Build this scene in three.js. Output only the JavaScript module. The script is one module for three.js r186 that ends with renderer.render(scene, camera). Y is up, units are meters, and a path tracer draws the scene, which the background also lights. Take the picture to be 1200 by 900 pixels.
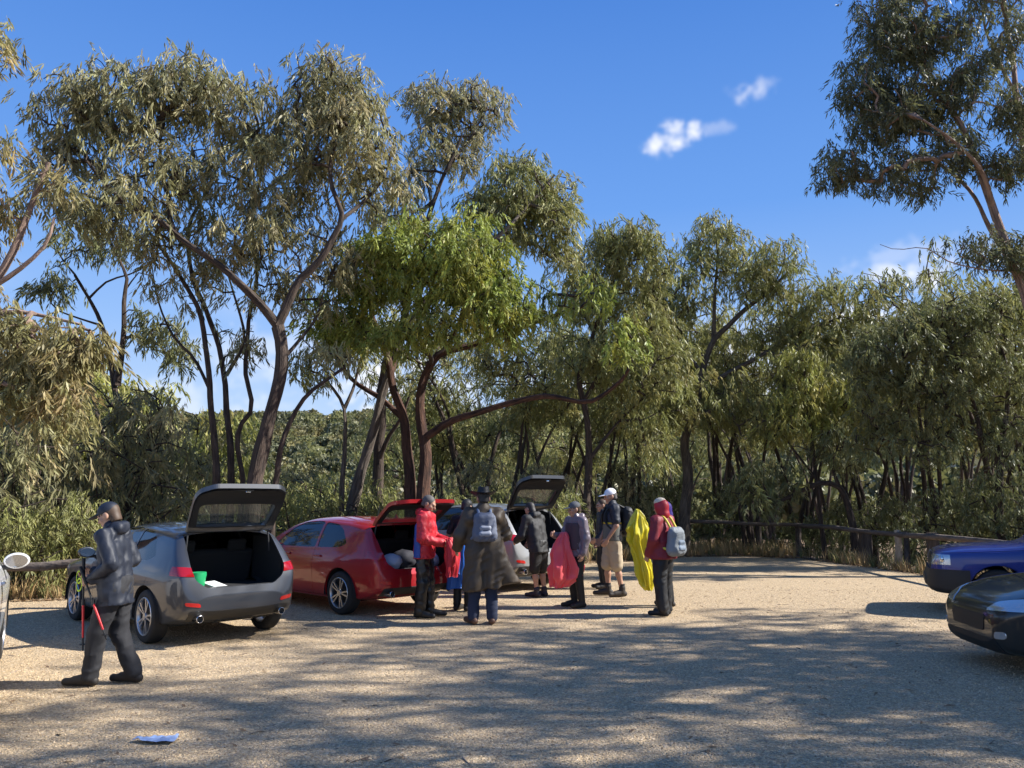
import * as THREE from 'three';
import { mergeGeometries, mergeVertices } from 'three/addons/utils/BufferGeometryUtils.js';
import { RoundedBoxGeometry } from 'three/addons/geometries/RoundedBoxGeometry.js';
import { Brush, Evaluator, SUBTRACTION, INTERSECTION } from 'three-bvh-csg';

// ---------------------------------------------------------------- camera, sky, sun, exposure
const FOCAL = 950, HORIZON = 583, EYE = 1.7;
const PITCH = Math.atan((HORIZON - 450) / FOCAL);
const scene = new THREE.Scene();
const camera = new THREE.PerspectiveCamera(2 * Math.atan(450 / FOCAL) * 180 / Math.PI, 4 / 3, 0.1, 3000);
camera.position.set(0, EYE, 0);
camera.rotation.set(PITCH, 0, 0);
scene.add(camera);
const renderer = new THREE.WebGLRenderer({ antialias: true });
renderer.toneMapping = THREE.LinearToneMapping;
renderer.toneMappingExposure = 2.05;
renderer.shadowMap.enabled = true;

const SUN = new THREE.Vector3(0.775, 0.62, -0.12).normalize();
const sun = new THREE.DirectionalLight(new THREE.Color(1.0, 0.965, 0.91), 4.6);
sun.position.copy(SUN).multiplyScalar(120);
sun.target.position.set(0, 0, -12);
sun.castShadow = true;
sun.shadow.radius = 1;
sun.shadow.mapSize.set(4096, 4096);
Object.assign(sun.shadow.camera, { left: -45, right: 45, top: 45, bottom: -45, near: 1, far: 320 });
scene.add(sun, sun.target);

// ---------------------------------------------------------------- small tools
function rng(seed) { let a = seed >>> 0; return () => { a = (a + 0x6D2B79F5) | 0; let t = Math.imul(a ^ (a >>> 15), 1 | a); t = (t + Math.imul(t ^ (t >>> 7), 61 | t)) ^ t; return ((t ^ (t >>> 14)) >>> 0) / 4294967296; }; }
const clamp = (x, a = 0, b = 1) => Math.min(b, Math.max(a, x)), lerp = (a, b, t) => a + (b - a) * t;
const smooth = (a, b, x) => { const t = clamp((x - a) / (b - a)); return t * t * (3 - 2 * t); };
const V = (x, y, z) => new THREE.Vector3(x, y, z);
function hash3(x, y, z) { let h = Math.imul(x, 374761393) + Math.imul(y, 668265263) + Math.imul(z, 2147483647 ^ 0x5bd1e995); h = Math.imul(h ^ (h >>> 13), 1274126177); return ((h ^ (h >>> 16)) >>> 0) / 4294967296; }
function noise3(x, y, z) {
  const xi = Math.floor(x), yi = Math.floor(y), zi = Math.floor(z), f = (t) => t * t * (3 - 2 * t);
  const u = f(x - xi), v = f(y - yi), w = f(z - zi), h = (a, b, c) => hash3(xi + a, yi + b, zi + c);
  return lerp(lerp(lerp(h(0, 0, 0), h(1, 0, 0), u), lerp(h(0, 1, 0), h(1, 1, 0), u), v), lerp(lerp(h(0, 0, 1), h(1, 0, 1), u), lerp(h(0, 1, 1), h(1, 1, 1), u), v), w) * 2 - 1;
}
function fbm(x, y, z, n = 4) { let s = 0, a = 0.5; for (let i = 0; i < n; i++) { s += a * noise3(x, y, z); x *= 2.03; y *= 2.03; z *= 2.03; a *= 0.5; } return s; }
function pw(table, x) { // piecewise-linear table [[x, y], ...]
  if (x <= table[0][0]) return table[0][1];
  for (let i = 1; i < table.length; i++) if (x <= table[i][0]) return lerp(table[i - 1][1], table[i][1], (x - table[i - 1][0]) / (table[i][0] - table[i - 1][0]));
  return table[table.length - 1][1];
}
const cosP = Math.cos(PITCH), sinP = Math.sin(PITCH);
function ray(px, py) { const u = (px - 600) / FOCAL, v = (450 - py) / FOCAL; return V(u, sinP + v * cosP, -cosP + v * sinP); }
const at = (px, py, depth) => { const r = ray(px, py); r.multiplyScalar(depth / -r.z); r.y += EYE; return r; };   // the point of that pixel's ray at a forward distance
const onGround = (px, py) => { const r = ray(px, py); return r.multiplyScalar(-EYE / r.y).setY(0); };

const usedNames = new Map();
function numbered(name) { const n = usedNames.get(name) ?? 0; usedNames.set(name, n + 1); return n ? name + '_' + String(n).padStart(3, '0') : name; }
function thing(name, label, category, position = [0, 0, 0], turn = 0, group) {
  const o = new THREE.Group(); o.name = numbered(name); scene.add(o);
  o.position.set(...(position.isVector3 ? position.toArray() : position)); o.rotation.y = turn;
  o.userData = { label, category }; if (group) o.userData.group = group;
  return o;
}
function part(name, geometry, material, parent) {
  const m = new THREE.Mesh(geometry, material); m.name = name; m.castShadow = m.receiveShadow = true; parent.add(m); return m;
}
function single(name, label, category, geometry, material, group, kind) {
  const m = part(numbered(name), geometry, material, scene); m.userData = { label, category };
  if (group) m.userData.group = group; if (kind) m.userData.kind = kind; return m;
}
function structure(name, geometry, material, label) { const m = part(name, geometry, material, scene); m.userData = { kind: 'structure', label, category: name.split('_').pop() }; return m; }
const rgb = (r, g, b) => new THREE.Color().setRGB(r, g, b);
const mat = (r, g, b, roughness = 0.8, more = {}) => new THREE.MeshPhysicalMaterial({ color: rgb(r, g, b), roughness, side: THREE.DoubleSide, ...more });

// ---------------------------------------------------------------- sky: clear blue with a few small clouds
function skyTexture() {
  const W = 2048, H = 1024, data = new Float32Array(W * H * 4);
  const dir = (px, py) => ray(px, py).normalize();
  const puffs = [[776, 170, 20, 13, .9, 11], [796, 155, 21, 15, 1.0, 3], [888, 106, 28, 11, .45, 5], [838, 150, 16, 6, .22, 6], [1035, 322, 32, 10, .65, 7], [1092, 318, 26, 17, .85, 8], [1018, 376, 40, 16, 1.0, 9], [1080, 300, 60, 20, .25, 2],
    [300, 420, 60, 30, .35, 12], [470, 450, 80, 40, .9, 13], [150, 465, 120, 22, .35, 14], [820, 440, 70, 40, .9, 15], [700, 430, 80, 30, .7, 16], [1130, 390, 90, 30, .6, 17]].map(([x, y, rx, ry, s, k]) => {
    const c = dir(x, y), right = V(0, 1, 0).cross(c).normalize().negate(), up = right.clone().cross(c).normalize(); if (up.y < 0) up.negate();
    return { c, right, up, rx: rx / FOCAL, ry: ry / FOCAL, s, k };
  });
  const ramp = [[0, [.62, .72, .88]], [.08, [.50, .66, .90]], [.2, [.29, .49, .87]], [.34, [.145, .34, .79]], [.55, [.075, .225, .65]], [1, [.07, .18, .50]]];
  const d = V(0, 0, 0), col = [0, 0, 0];
  for (let j = 0; j < H; j++) {
    const lat = ((j + 0.5) / H - 0.5) * Math.PI, y = Math.sin(lat), c = Math.cos(lat);
    let k = 0; const yy = Math.max(0, y); while (k < ramp.length - 2 && yy > ramp[k + 1][0]) k++;
    const t = clamp((yy - ramp[k][0]) / (ramp[k + 1][0] - ramp[k][0]));
    for (let i = 0; i < W; i++) {
      const lon = ((i + 0.5) / W - 0.5) * 2 * Math.PI; d.set(c * Math.cos(lon), y, c * Math.sin(lon));
      for (let q = 0; q < 3; q++) col[q] = lerp(ramp[k][1][q], ramp[k + 1][1][q], t);
      let cloud = 0;
      if (y > 0) {
        // thin broken cloud low all round the sky
        const low = smooth(0.30, 0.06, y) * smooth(0.10, 0.42, fbm(d.x * 3.2 + 7, y * 11, d.z * 3.2 + 3, 4)) * 0.8; cloud = low;
        if (d.z < -0.5) for (const p of puffs) {
          const a = d.dot(p.right) / p.rx, b = d.dot(p.up) / p.ry, r2 = a * a + b * b;
          if (r2 < 4) { const n = fbm(d.x * 46 + p.k, d.y * 60, d.z * 46, 6) + 0.5 * fbm(d.x * 150 + p.k, d.y * 170, d.z * 150, 4); cloud = Math.max(cloud, p.s * smooth(0.1, 1.5, 1.15 - r2 * 0.7 + n * 1.6)); }
        }
      }
      const q = (j * W + i) * 4;
      data[q] = lerp(col[0], 0.98, cloud); data[q + 1] = lerp(col[1], 0.99, cloud); data[q + 2] = lerp(col[2], 1.04, cloud); data[q + 3] = 1;
    }
  }
  const t = new THREE.DataTexture(data, W, H, THREE.RGBAFormat, THREE.FloatType);
  t.mapping = THREE.EquirectangularReflectionMapping; t.magFilter = t.minFilter = THREE.LinearFilter; t.needsUpdate = true;
  return t;
}
scene.background = skyTexture();
scene.environment = scene.background;
scene.backgroundIntensity = 0.55; scene.environmentIntensity = 0.55;

// ---------------------------------------------------------------- textures of what things are made of
function texture(size, fill, srgb = true, repeat = 1) {
  const data = new Uint8Array(size * size * 4); fill(data, size);
  const t = new THREE.DataTexture(data, size, size); t.wrapS = t.wrapT = THREE.RepeatWrapping; t.magFilter = THREE.LinearFilter; t.minFilter = THREE.LinearMipmapLinearFilter; t.generateMipmaps = true;
  if (srgb) t.colorSpace = THREE.SRGBColorSpace; t.repeat.set(repeat, repeat); t.needsUpdate = true; return t;
}
const enc = (x) => Math.round(255 * (x <= 0.0031308 ? 12.92 * x : 1.055 * Math.pow(clamp(x), 1 / 2.4) - 0.055));
function tileNoise(x, y, period, seed) { // value noise that repeats
  const xi = Math.floor(x), yi = Math.floor(y), f = (t) => t * t * (3 - 2 * t), m = (a) => ((a % period) + period) % period;
  const h = (a, b) => hash3(m(xi + a), m(yi + b), seed), u = f(x - xi), v = f(y - yi);
  return lerp(lerp(h(0, 0), h(1, 0), u), lerp(h(0, 1), h(1, 1), u), v) * 2 - 1;
}
function speckled(size, metres, count, sizes, palette, base, seed, stretch = 1) { // stamped stones or leaves: colour and height
  const r = rng(seed), col = new Float32Array(size * size * 3), hgt = new Float32Array(size * size);
  for (let i = 0; i < size * size; i++) { const n = 0.75 + 0.5 * r(); for (let c = 0; c < 3; c++) col[i * 3 + c] = base[c] * n; hgt[i] = 0.15 * r(); }
  for (let k = 0; k < count; k++) {
    const cx = r() * size, cy = r() * size, rad = lerp(sizes[0], sizes[1], Math.pow(r(), 2.2)) * size / metres, ang = r() * Math.PI, ca = Math.cos(ang), sa = Math.sin(ang), st = 1 + stretch * r();
    const p = palette[Math.floor(r() * palette.length)], tone = 0.7 + 0.6 * r(), R = Math.ceil(rad * st);
    for (let y = -R; y <= R; y++) for (let x = -R; x <= R; x++) {
      const a = (x * ca + y * sa) / st, b = -x * sa + y * ca, q = (a * a + b * b) / (rad * rad);
      if (q > 1) continue;
      const i = ((Math.round(cy + y) + size * 4) % size) * size + ((Math.round(cx + x) + size * 4) % size);
      hgt[i] = 0.25 + 0.75 * Math.sqrt(1 - q) * Math.min(1, rad / 6); for (let c = 0; c < 3; c++) col[i * 3 + c] = p[c] * tone;
    }
  }
  const color = texture(size, (d) => { for (let i = 0; i < size * size; i++) { for (let c = 0; c < 3; c++) d[i * 4 + c] = enc(col[i * 3 + c]); d[i * 4 + 3] = 255; } });
  const bump = texture(size, (d) => { for (let i = 0; i < size * size; i++) { d[i * 4] = d[i * 4 + 1] = d[i * 4 + 2] = Math.round(255 * clamp(hgt[i])); d[i * 4 + 3] = 255; } }, false);
  return { color, bump };
}
const GRAVEL = [[.53, .395, .235], [.46, .34, .20], [.59, .455, .29], [.38, .277, .165], [.48, .38, .265], [.31, .222, .14], [.57, .415, .235]];
const gravelTex = speckled(1024, 2.4, 60000, [0.0025, 0.012], GRAVEL, [.43, .318, .188], 5, 0.6);
const litterTex = speckled(1024, 2.5, 15000, [0.006, 0.022], [[.22, .13, .07], [.30, .19, .10], [.16, .10, .06], [.34, .25, .14], [.12, .08, .05]], [.13, .09, .055], 9, 4);
for (const t of [gravelTex.color, gravelTex.bump]) t.repeat.set(1 / 2.4, 1 / 2.4);
for (const t of [litterTex.color, litterTex.bump]) t.repeat.set(1 / 2.5, 1 / 2.5);
function barkTexture(dark, light, seed) {
  const S = 512, hgt = (x, y) => { const w = tileNoise(x * 6, y * 3, 6 * 1, seed) * 0.06; return 0.5 + 0.32 * tileNoise((x + w) * 24, y * 3, 24, seed + 1) + 0.22 * tileNoise((x + w) * 56, y * 9, 56, seed + 2) + 0.14 * tileNoise(x * 128, y * 30, 128, seed + 3); };
  const color = texture(S, (d) => { for (let j = 0; j < S; j++) for (let i = 0; i < S; i++) { const h = clamp(hgt(i / S, j / S)), p = clamp(h + 0.25 * tileNoise(i / S * 8, j / S * 5, 40, seed + 7)), q = (j * S + i) * 4; for (let c = 0; c < 3; c++) d[q + c] = enc(lerp(dark[c], light[c], p)); d[q + 3] = 255; } });
  const bump = texture(S, (d) => { for (let j = 0; j < S; j++) for (let i = 0; i < S; i++) { const q = (j * S + i) * 4; d[q] = d[q + 1] = d[q + 2] = Math.round(255 * clamp(hgt(i / S, j / S))); d[q + 3] = 255; } }, false);
  return new THREE.MeshStandardMaterial({ map: color, bumpMap: bump, bumpScale: 0.02, roughness: 0.95, side: THREE.DoubleSide });
}
const BARK = {
  brown: barkTexture([.018, .013, .011], [.105, .074, .055], 21),
  red: barkTexture([.022, .012, .010], [.135, .066, .040], 22),
  grey: barkTexture([.035, .028, .023], [.19, .15, .118], 23),
  pale: barkTexture([.13, .085, .065], [.46, .32, .25], 24),
};
// ---------------------------------------------------------------- ground, car park, hills
const edgePixels = [[-330, 706], [-180, 706], [-60, 704], [60, 702], [160, 698], [260, 688], [400, 676], [520, 668], [640, 662], [720, 658], [800, 652], [870, 651], [940, 655], [1010, 664], [1060, 671], [1120, 681], [1200, 695], [1290, 708], [1420, 722]];
const edge = edgePixels.map(([x, y]) => { const p = onGround(x, y); return [p.x, -p.z]; });
const edgeDepth = (x) => pw(edge, x);
function groundHeight(x, depth) {
  const out = depth - edgeDepth(x) - 1.2; let y = 0;
  if (out > 0) {
    const left = smooth(16, -2, x);
    y -= smooth(0, 32, out) * (1.2 + 6.5 * left);
    y += fbm(x * 0.22, depth * 0.22, 3, 3) * 0.35 * smooth(0, 6, out);
    y += smooth(60, 300, depth) * (34 + 5 * fbm(x * 0.006 + 2, depth * 0.006, 5, 3));
  }
  return y - 0.004;
}
{
  const xs = [], ds = [];
  for (let i = -70; i <= 70; i++) xs.push(Math.sign(i) * (Math.abs(i) * 0.6 + Math.pow(Math.abs(i) / 70, 5) * 900));
  for (let i = 0; i <= 150; i++) ds.push(i < 100 ? -40 + i * 0.75 : 35 + (i - 99) * 1.5 + Math.pow((i - 99) / 51, 4) * 1100);
  ds[0] = -900;
  const p = [], uv = [], ix = [], n = xs.length;
  for (const d of ds) for (const x of xs) { p.push(x, groundHeight(x, d), -d); uv.push(x, d); }
  for (let j = 0; j < ds.length - 1; j++) for (let i = 0; i < n - 1; i++) { const a = j * n + i; ix.push(a, a + 1, a + n, a + 1, a + n + 1, a + n); }
  const g = new THREE.BufferGeometry(); g.setAttribute('position', new THREE.Float32BufferAttribute(p, 3)); g.setAttribute('uv', new THREE.Float32BufferAttribute(uv, 2)); g.setIndex(ix); g.computeVertexNormals();
  structure('ground', g, new THREE.MeshStandardMaterial({ map: litterTex.color, bumpMap: litterTex.bump, bumpScale: 0.02, roughness: 1, side: THREE.DoubleSide }), 'brown leaf-littered woodland ground falling away behind the car park');
}
{
  const s = new THREE.Shape(), pts = [];
  for (let i = 0; i < edge.length - 1; i++) for (let k = 0; k < 10; k++) { const t = k / 10, x = lerp(edge[i][0], edge[i + 1][0], t), d = lerp(edge[i][1], edge[i + 1][1], t); pts.push([x + 0.15 * noise3(x * 3, d * 3, 1), d + 0.28 * fbm(x * 1.7, d * 1.7, 8, 3)]); }
  pts.unshift([-30, pts[0][1]]); pts.push([30, pts[pts.length - 1][1]], [30, -30], [-30, -30]);
  pts.forEach(([x, d], i) => i ? s.lineTo(x, d) : s.moveTo(x, d));
  const g = new THREE.ShapeGeometry(s); g.rotateX(-Math.PI / 2); g.translate(0, 0.004, 0);
  structure('gravel_car_park', g, new THREE.MeshStandardMaterial({ map: gravelTex.color, bumpMap: gravelTex.bump, bumpScale: 0.012, roughness: 0.95, side: THREE.DoubleSide }), 'pale crushed-gravel car park surface with patches of shade');
}
function instanced(name, geometry, material, places, parent, label, category) { // places: [Matrix4, Color]
  const m = new THREE.InstancedMesh(geometry, material, places.length); m.name = parent === scene ? numbered(name) : name; m.castShadow = m.receiveShadow = true;
  places.forEach(([a, c], i) => { m.setMatrixAt(i, a); if (c) m.setColorAt(i, c); });
  m.userData = { kind: 'stuff' }; if (label) Object.assign(m.userData, { label, category }); parent.add(m); return m;
}
const place = (() => { const e = new THREE.Euler(), q = new THREE.Quaternion(), s = V(1, 1, 1); return (p, rx, ry, rz, sx, sy = sx, sz = sx) => new THREE.Matrix4().compose(p, q.setFromEuler(e.set(rx, ry, rz, 'YXZ')), s.set(sx, sy, sz)); })();
{ // loose stones on the gravel
  const r = rng(77), g = new THREE.IcosahedronGeometry(1, 0), a = g.attributes.position;
  for (let i = 0; i < a.count; i++) { const v = V().fromBufferAttribute(a, i), k = 0.78 + 0.35 * hash3(Math.round(v.x * 50), Math.round(v.y * 50), Math.round(v.z * 50)); a.setXYZ(i, v.x * k, v.y * k * 0.7, v.z * k); }
  g.computeVertexNormals();
  const list = [];
  for (let k = 0; k < 150000; k++) {
    const d = 2.6 + 13 * Math.pow(r(), 1.75), x = (r() * 2 - 1) * (d * 0.66 + 1.2); if (d > edgeDepth(x) - 0.2) continue;
    const s = 0.0025 + 0.0065 * Math.pow(r(), 2.5), c = GRAVEL[Math.floor(r() * GRAVEL.length)], t = 0.75 + 0.55 * r();
    list.push([place(V(x, 0.004 + s * 0.25, -d), r() * 3, r() * 6.3, 0, s * (1 + r() * 0.5), s * 0.9, s), rgb(c[0] * t, c[1] * t, c[2] * t)]);
  }
  instanced('loose_gravel', g, new THREE.MeshStandardMaterial({ roughness: 0.9 }), list, scene, 'loose pale gravel stones lying across the car park', 'gravel');
}
{ // dead leaves, bark and twigs: dense beyond the edge, a few blown onto the gravel
  const r = rng(78), list = [], sticks = [];
  const leaf = new THREE.BufferGeometry(); leaf.setAttribute('position', new THREE.Float32BufferAttribute([-.5, 0, 0, -.1, .06, .13, .5, .02, 0, -.1, .06, -.13], 3)); leaf.setIndex([0, 1, 2, 0, 2, 3]); leaf.computeVertexNormals();
  for (let k = 0; k < 42000; k++) {
    const x = -16 + 34 * r(), over = k < 2600, d = over ? 3 + 16 * r() : edgeDepth(x) - 0.35 + 9 * Math.pow(r(), 1.6); if (over && d > edgeDepth(x)) continue;
    const y = groundHeight(x, d) + 0.012, s = over ? 0.05 + 0.05 * r() : 0.08 + 0.1 * r(), w = r();
    list.push([place(V(x, y, -d), (r() - 0.5) * 0.7, r() * 6.3, (r() - 0.5) * 0.7, s), w < 0.45 ? rgb(.22, .135, .07) : w < 0.75 ? rgb(.34, .24, .13) : w < 0.9 ? rgb(.13, .08, .05) : rgb(.42, .34, .22)]);
  }
  instanced('leaf_litter', leaf, new THREE.MeshStandardMaterial({ roughness: 0.9, side: THREE.DoubleSide }), list, scene, 'dry brown fallen leaves and bark along the car park edge', 'leaf litter');
  const stick = new THREE.CylinderGeometry(0.35, 1, 1, 5); stick.rotateZ(Math.PI / 2); { const a = stick.attributes.position; for (let i = 0; i < a.count; i++) a.setX(i, a.getX(i)); }
  for (let k = 0; k < 900; k++) {
    const x = -15 + 33 * r(), over = k < 160, d = over ? 3.4 + 14 * r() : edgeDepth(x) - 0.1 + 7 * Math.pow(r(), 1.4); if (over && d > edgeDepth(x)) continue;
    const s = over ? 0.003 + 0.004 * r() : 0.006 + 0.014 * r();
    sticks.push([place(V(x, groundHeight(x, d) + 0.006 + s, -d), (r() - 0.5) * 0.1, r() * 6.3, (r() - 0.5) * (over ? 0.05 : 0.3), (over ? 0.06 : 0.3) + (over ? 0.2 : 1.0) * r() * r(), s, s), w3(r())]);
  }
  function w3(t) { return t < 0.6 ? rgb(.07, .05, .04) : rgb(.24, .2, .17); }
  instanced('fallen_twigs', stick, new THREE.MeshStandardMaterial({ roughness: 0.95 }), sticks, scene, 'fallen dark twigs and sticks on the ground', 'twigs');
}
{ // dry grass under the fence
  const r = rng(79), list = [], p = [], ix = [];
  for (let b = 0; b < 9; b++) { const a = r() * 6.28, l = 0.16 + 0.2 * r(), lean = 0.06 + 0.16 * r(), w = 0.006, n = p.length / 3, ca = Math.cos(a), sa = Math.sin(a); p.push(-sa * w, 0, ca * w, sa * w, 0, -ca * w, ca * lean * 0.4 - sa * w * 0.8, l * 0.6, sa * lean * 0.4 + ca * w * 0.8, ca * lean * 0.4 + sa * w * 0.8, l * 0.6, sa * lean * 0.4 - ca * w * 0.8, ca * lean, l, sa * lean); ix.push(n, n + 1, n + 2, n + 1, n + 3, n + 2, n + 2, n + 3, n + 4); }
  const g = new THREE.BufferGeometry(); g.setAttribute('position', new THREE.Float32BufferAttribute(p, 3)); g.setIndex(ix); g.computeVertexNormals();
  for (let k = 0; k < 9000; k++) {
    const x = -14 + 32 * r(), d = edgeDepth(x) - 0.15 + 6.5 * Math.pow(r(), 1.5); if (fbm(x * 0.6, d * 0.6, 4, 2) < -0.05 && r() < 0.8) continue;
    const t = 0.7 + 0.6 * r(); list.push([place(V(x, groundHeight(x, d), -d), 0, r() * 6.3, 0, 0.6 + 0.9 * r()), r() < 0.75 ? rgb(.40 * t, .28 * t, .13 * t) : rgb(.14 * t, .15 * t, .05 * t)]);
  }
  instanced('dry_grass', g, new THREE.MeshStandardMaterial({ roughness: 0.9, side: THREE.DoubleSide }), list, scene, 'straw-coloured dry grass tufts growing along the log fence', 'grass');
}
// ---------------------------------------------------------------- trees
class Acc { // collects tubes into one geometry
  constructor() { this.p = []; this.uv = []; this.ix = []; }
  tube(pts, radii, sides, rough = 0, seed = 0) {
    const N = pts.length; if (N < 2) return this; const T = V(), nrm = V(), bin = V(); let base = this.p.length / 3, len = 0;
    T.copy(pts[1]).sub(pts[0]).normalize(); nrm.set(Math.abs(T.y) > 0.9 ? 1 : 0, Math.abs(T.y) > 0.9 ? 0 : 1, 0).cross(T).normalize();
    const circ = Math.max(0.15, Math.round(radii[0] * 6.28 * 4) / 4);
    for (let i = 0; i < N; i++) {
      if (i) len += pts[i].distanceTo(pts[i - 1]);
      T.copy(pts[Math.min(i + 1, N - 1)]).sub(pts[Math.max(i - 1, 0)]).normalize(); nrm.addScaledVector(T, -nrm.dot(T)).normalize(); bin.copy(T).cross(nrm);
      for (let s = 0; s <= sides; s++) {
        const a = s / sides * Math.PI * 2, ca = Math.cos(a), sa = Math.sin(a), r = radii[i] * (1 + (rough ? rough * fbm(ca * 1.7 + seed, sa * 1.7, len * 1.1, 3) : 0));
        this.p.push(pts[i].x + r * (nrm.x * ca + bin.x * sa), pts[i].y + r * (nrm.y * ca + bin.y * sa), pts[i].z + r * (nrm.z * ca + bin.z * sa));
        this.uv.push(s / sides * circ, len);
      }
    }
    for (let i = 0; i < N - 1; i++) for (let s = 0; s < sides; s++) { const a = base + i * (sides + 1) + s, b = a + sides + 1; this.ix.push(a, a + 1, b, a + 1, b + 1, b); }
    return this;
  }
  geometry() { const g = new THREE.BufferGeometry(); g.setAttribute('position', new THREE.Float32BufferAttribute(this.p, 3)); g.setAttribute('uv', new THREE.Float32BufferAttribute(this.uv, 2)); g.setIndex(this.ix); g.computeVertexNormals(); return g; }
}
function curve(pts, step) { // resampled smooth polyline
  const c = new THREE.CatmullRomCurve3(pts, false, 'centripetal'); return c.getSpacedPoints(Math.max(2, Math.ceil(c.getLength() / step)));
}
function sprig(leaves, length, leafLength, leafWidth, droop, seed) { // a hanging twig with narrow gum leaves; origin at its upper end
  const r = rng(seed), p = [], ix = [], n = [];
  for (let k = 0; k < leaves; k++) {
    const t = (k + 0.5 + (r() - 0.5) * 0.6) / leaves, a = r() * 6.283, L = leafLength * (0.7 + 0.6 * r()), W = leafWidth * (0.75 + 0.5 * r());
    const o = V((r() - 0.5) * 0.05 + 0.05 * t * Math.sin(seed), -length * t, (r() - 0.5) * 0.05 + 0.05 * t * Math.cos(seed));
    const out = 0.25 + 0.9 * r() * (1 - droop), d1 = V(Math.cos(a) * out, -droop - 0.2 * r(), Math.sin(a) * out).normalize(), d2 = d1.clone().add(V(0, -0.35, 0)).normalize();
    const side = V(-Math.sin(a + (r() - 0.5) * 2), (r() - 0.5) * 0.5, Math.cos(a + (r() - 0.5) * 2)); side.addScaledVector(d1, -side.dot(d1)).normalize().multiplyScalar(W / 2);
    const m1 = o.clone().addScaledVector(d1, L * 0.3), m2 = m1.clone().addScaledVector(d2, L * 0.35), tip = m2.clone().addScaledVector(d2, L * 0.35).add(V(0, -0.01, 0)), b = p.length / 3;
    for (const v of [o, m1.clone().add(side), m1.clone().sub(side), m2.clone().addScaledVector(side, 0.8), m2.clone().addScaledVector(side, -0.8), tip]) p.push(v.x, v.y, v.z);
    ix.push(b, b + 2, b + 1, b + 1, b + 2, b + 3, b + 2, b + 4, b + 3, b + 3, b + 4, b + 5);
  }
  const b = p.length / 3; p.push(-0.002, 0, 0, 0.002, 0, 0, 0.05 * Math.sin(seed), -length, 0.05 * Math.cos(seed)); ix.push(b, b + 1, b + 2);
  const g = new THREE.BufferGeometry(); g.setAttribute('position', new THREE.Float32BufferAttribute(p, 3)); g.setIndex(ix); g.computeVertexNormals(); return g;
}
const SPRIGS = {
  hanging: [1, 2, 3].map((s) => sprig(12, 0.34, 0.14, 0.025, 0.8, s)),
  loose: [4, 5, 6].map((s) => sprig(12, 0.28, 0.125, 0.026, 0.5, s)),
  broad: [7, 8, 9].map((s) => sprig(12, 0.30, 0.12, 0.031, 0.55, s)),
};
const leafMaterial = new THREE.MeshPhysicalMaterial({ color: rgb(1, 1, 1), roughness: 1, specularIntensity: 0.6, clearcoat: 0.5, clearcoatRoughness: 0.42, side: THREE.DoubleSide, transmission: 0.36, thickness: 0 });
const LEAF = { // mean colour, spread
  grey: [[.27, .265, .115], [.42, .34, .17]], olive: [[.245, .26, .075], [.37, .32, .11]], bright: [[.26, .325, .055], [.44, .385, .065]], dark: [[.17, .19, .070], [.26, .245, .09]], young: [[.29, .31, .065], [.42, .36, .10]], rusty: [[.25, .235, .085], [.38, .27, .11]], deep: [[.135, .145, .06], [.20, .19, .08]],
};
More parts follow.
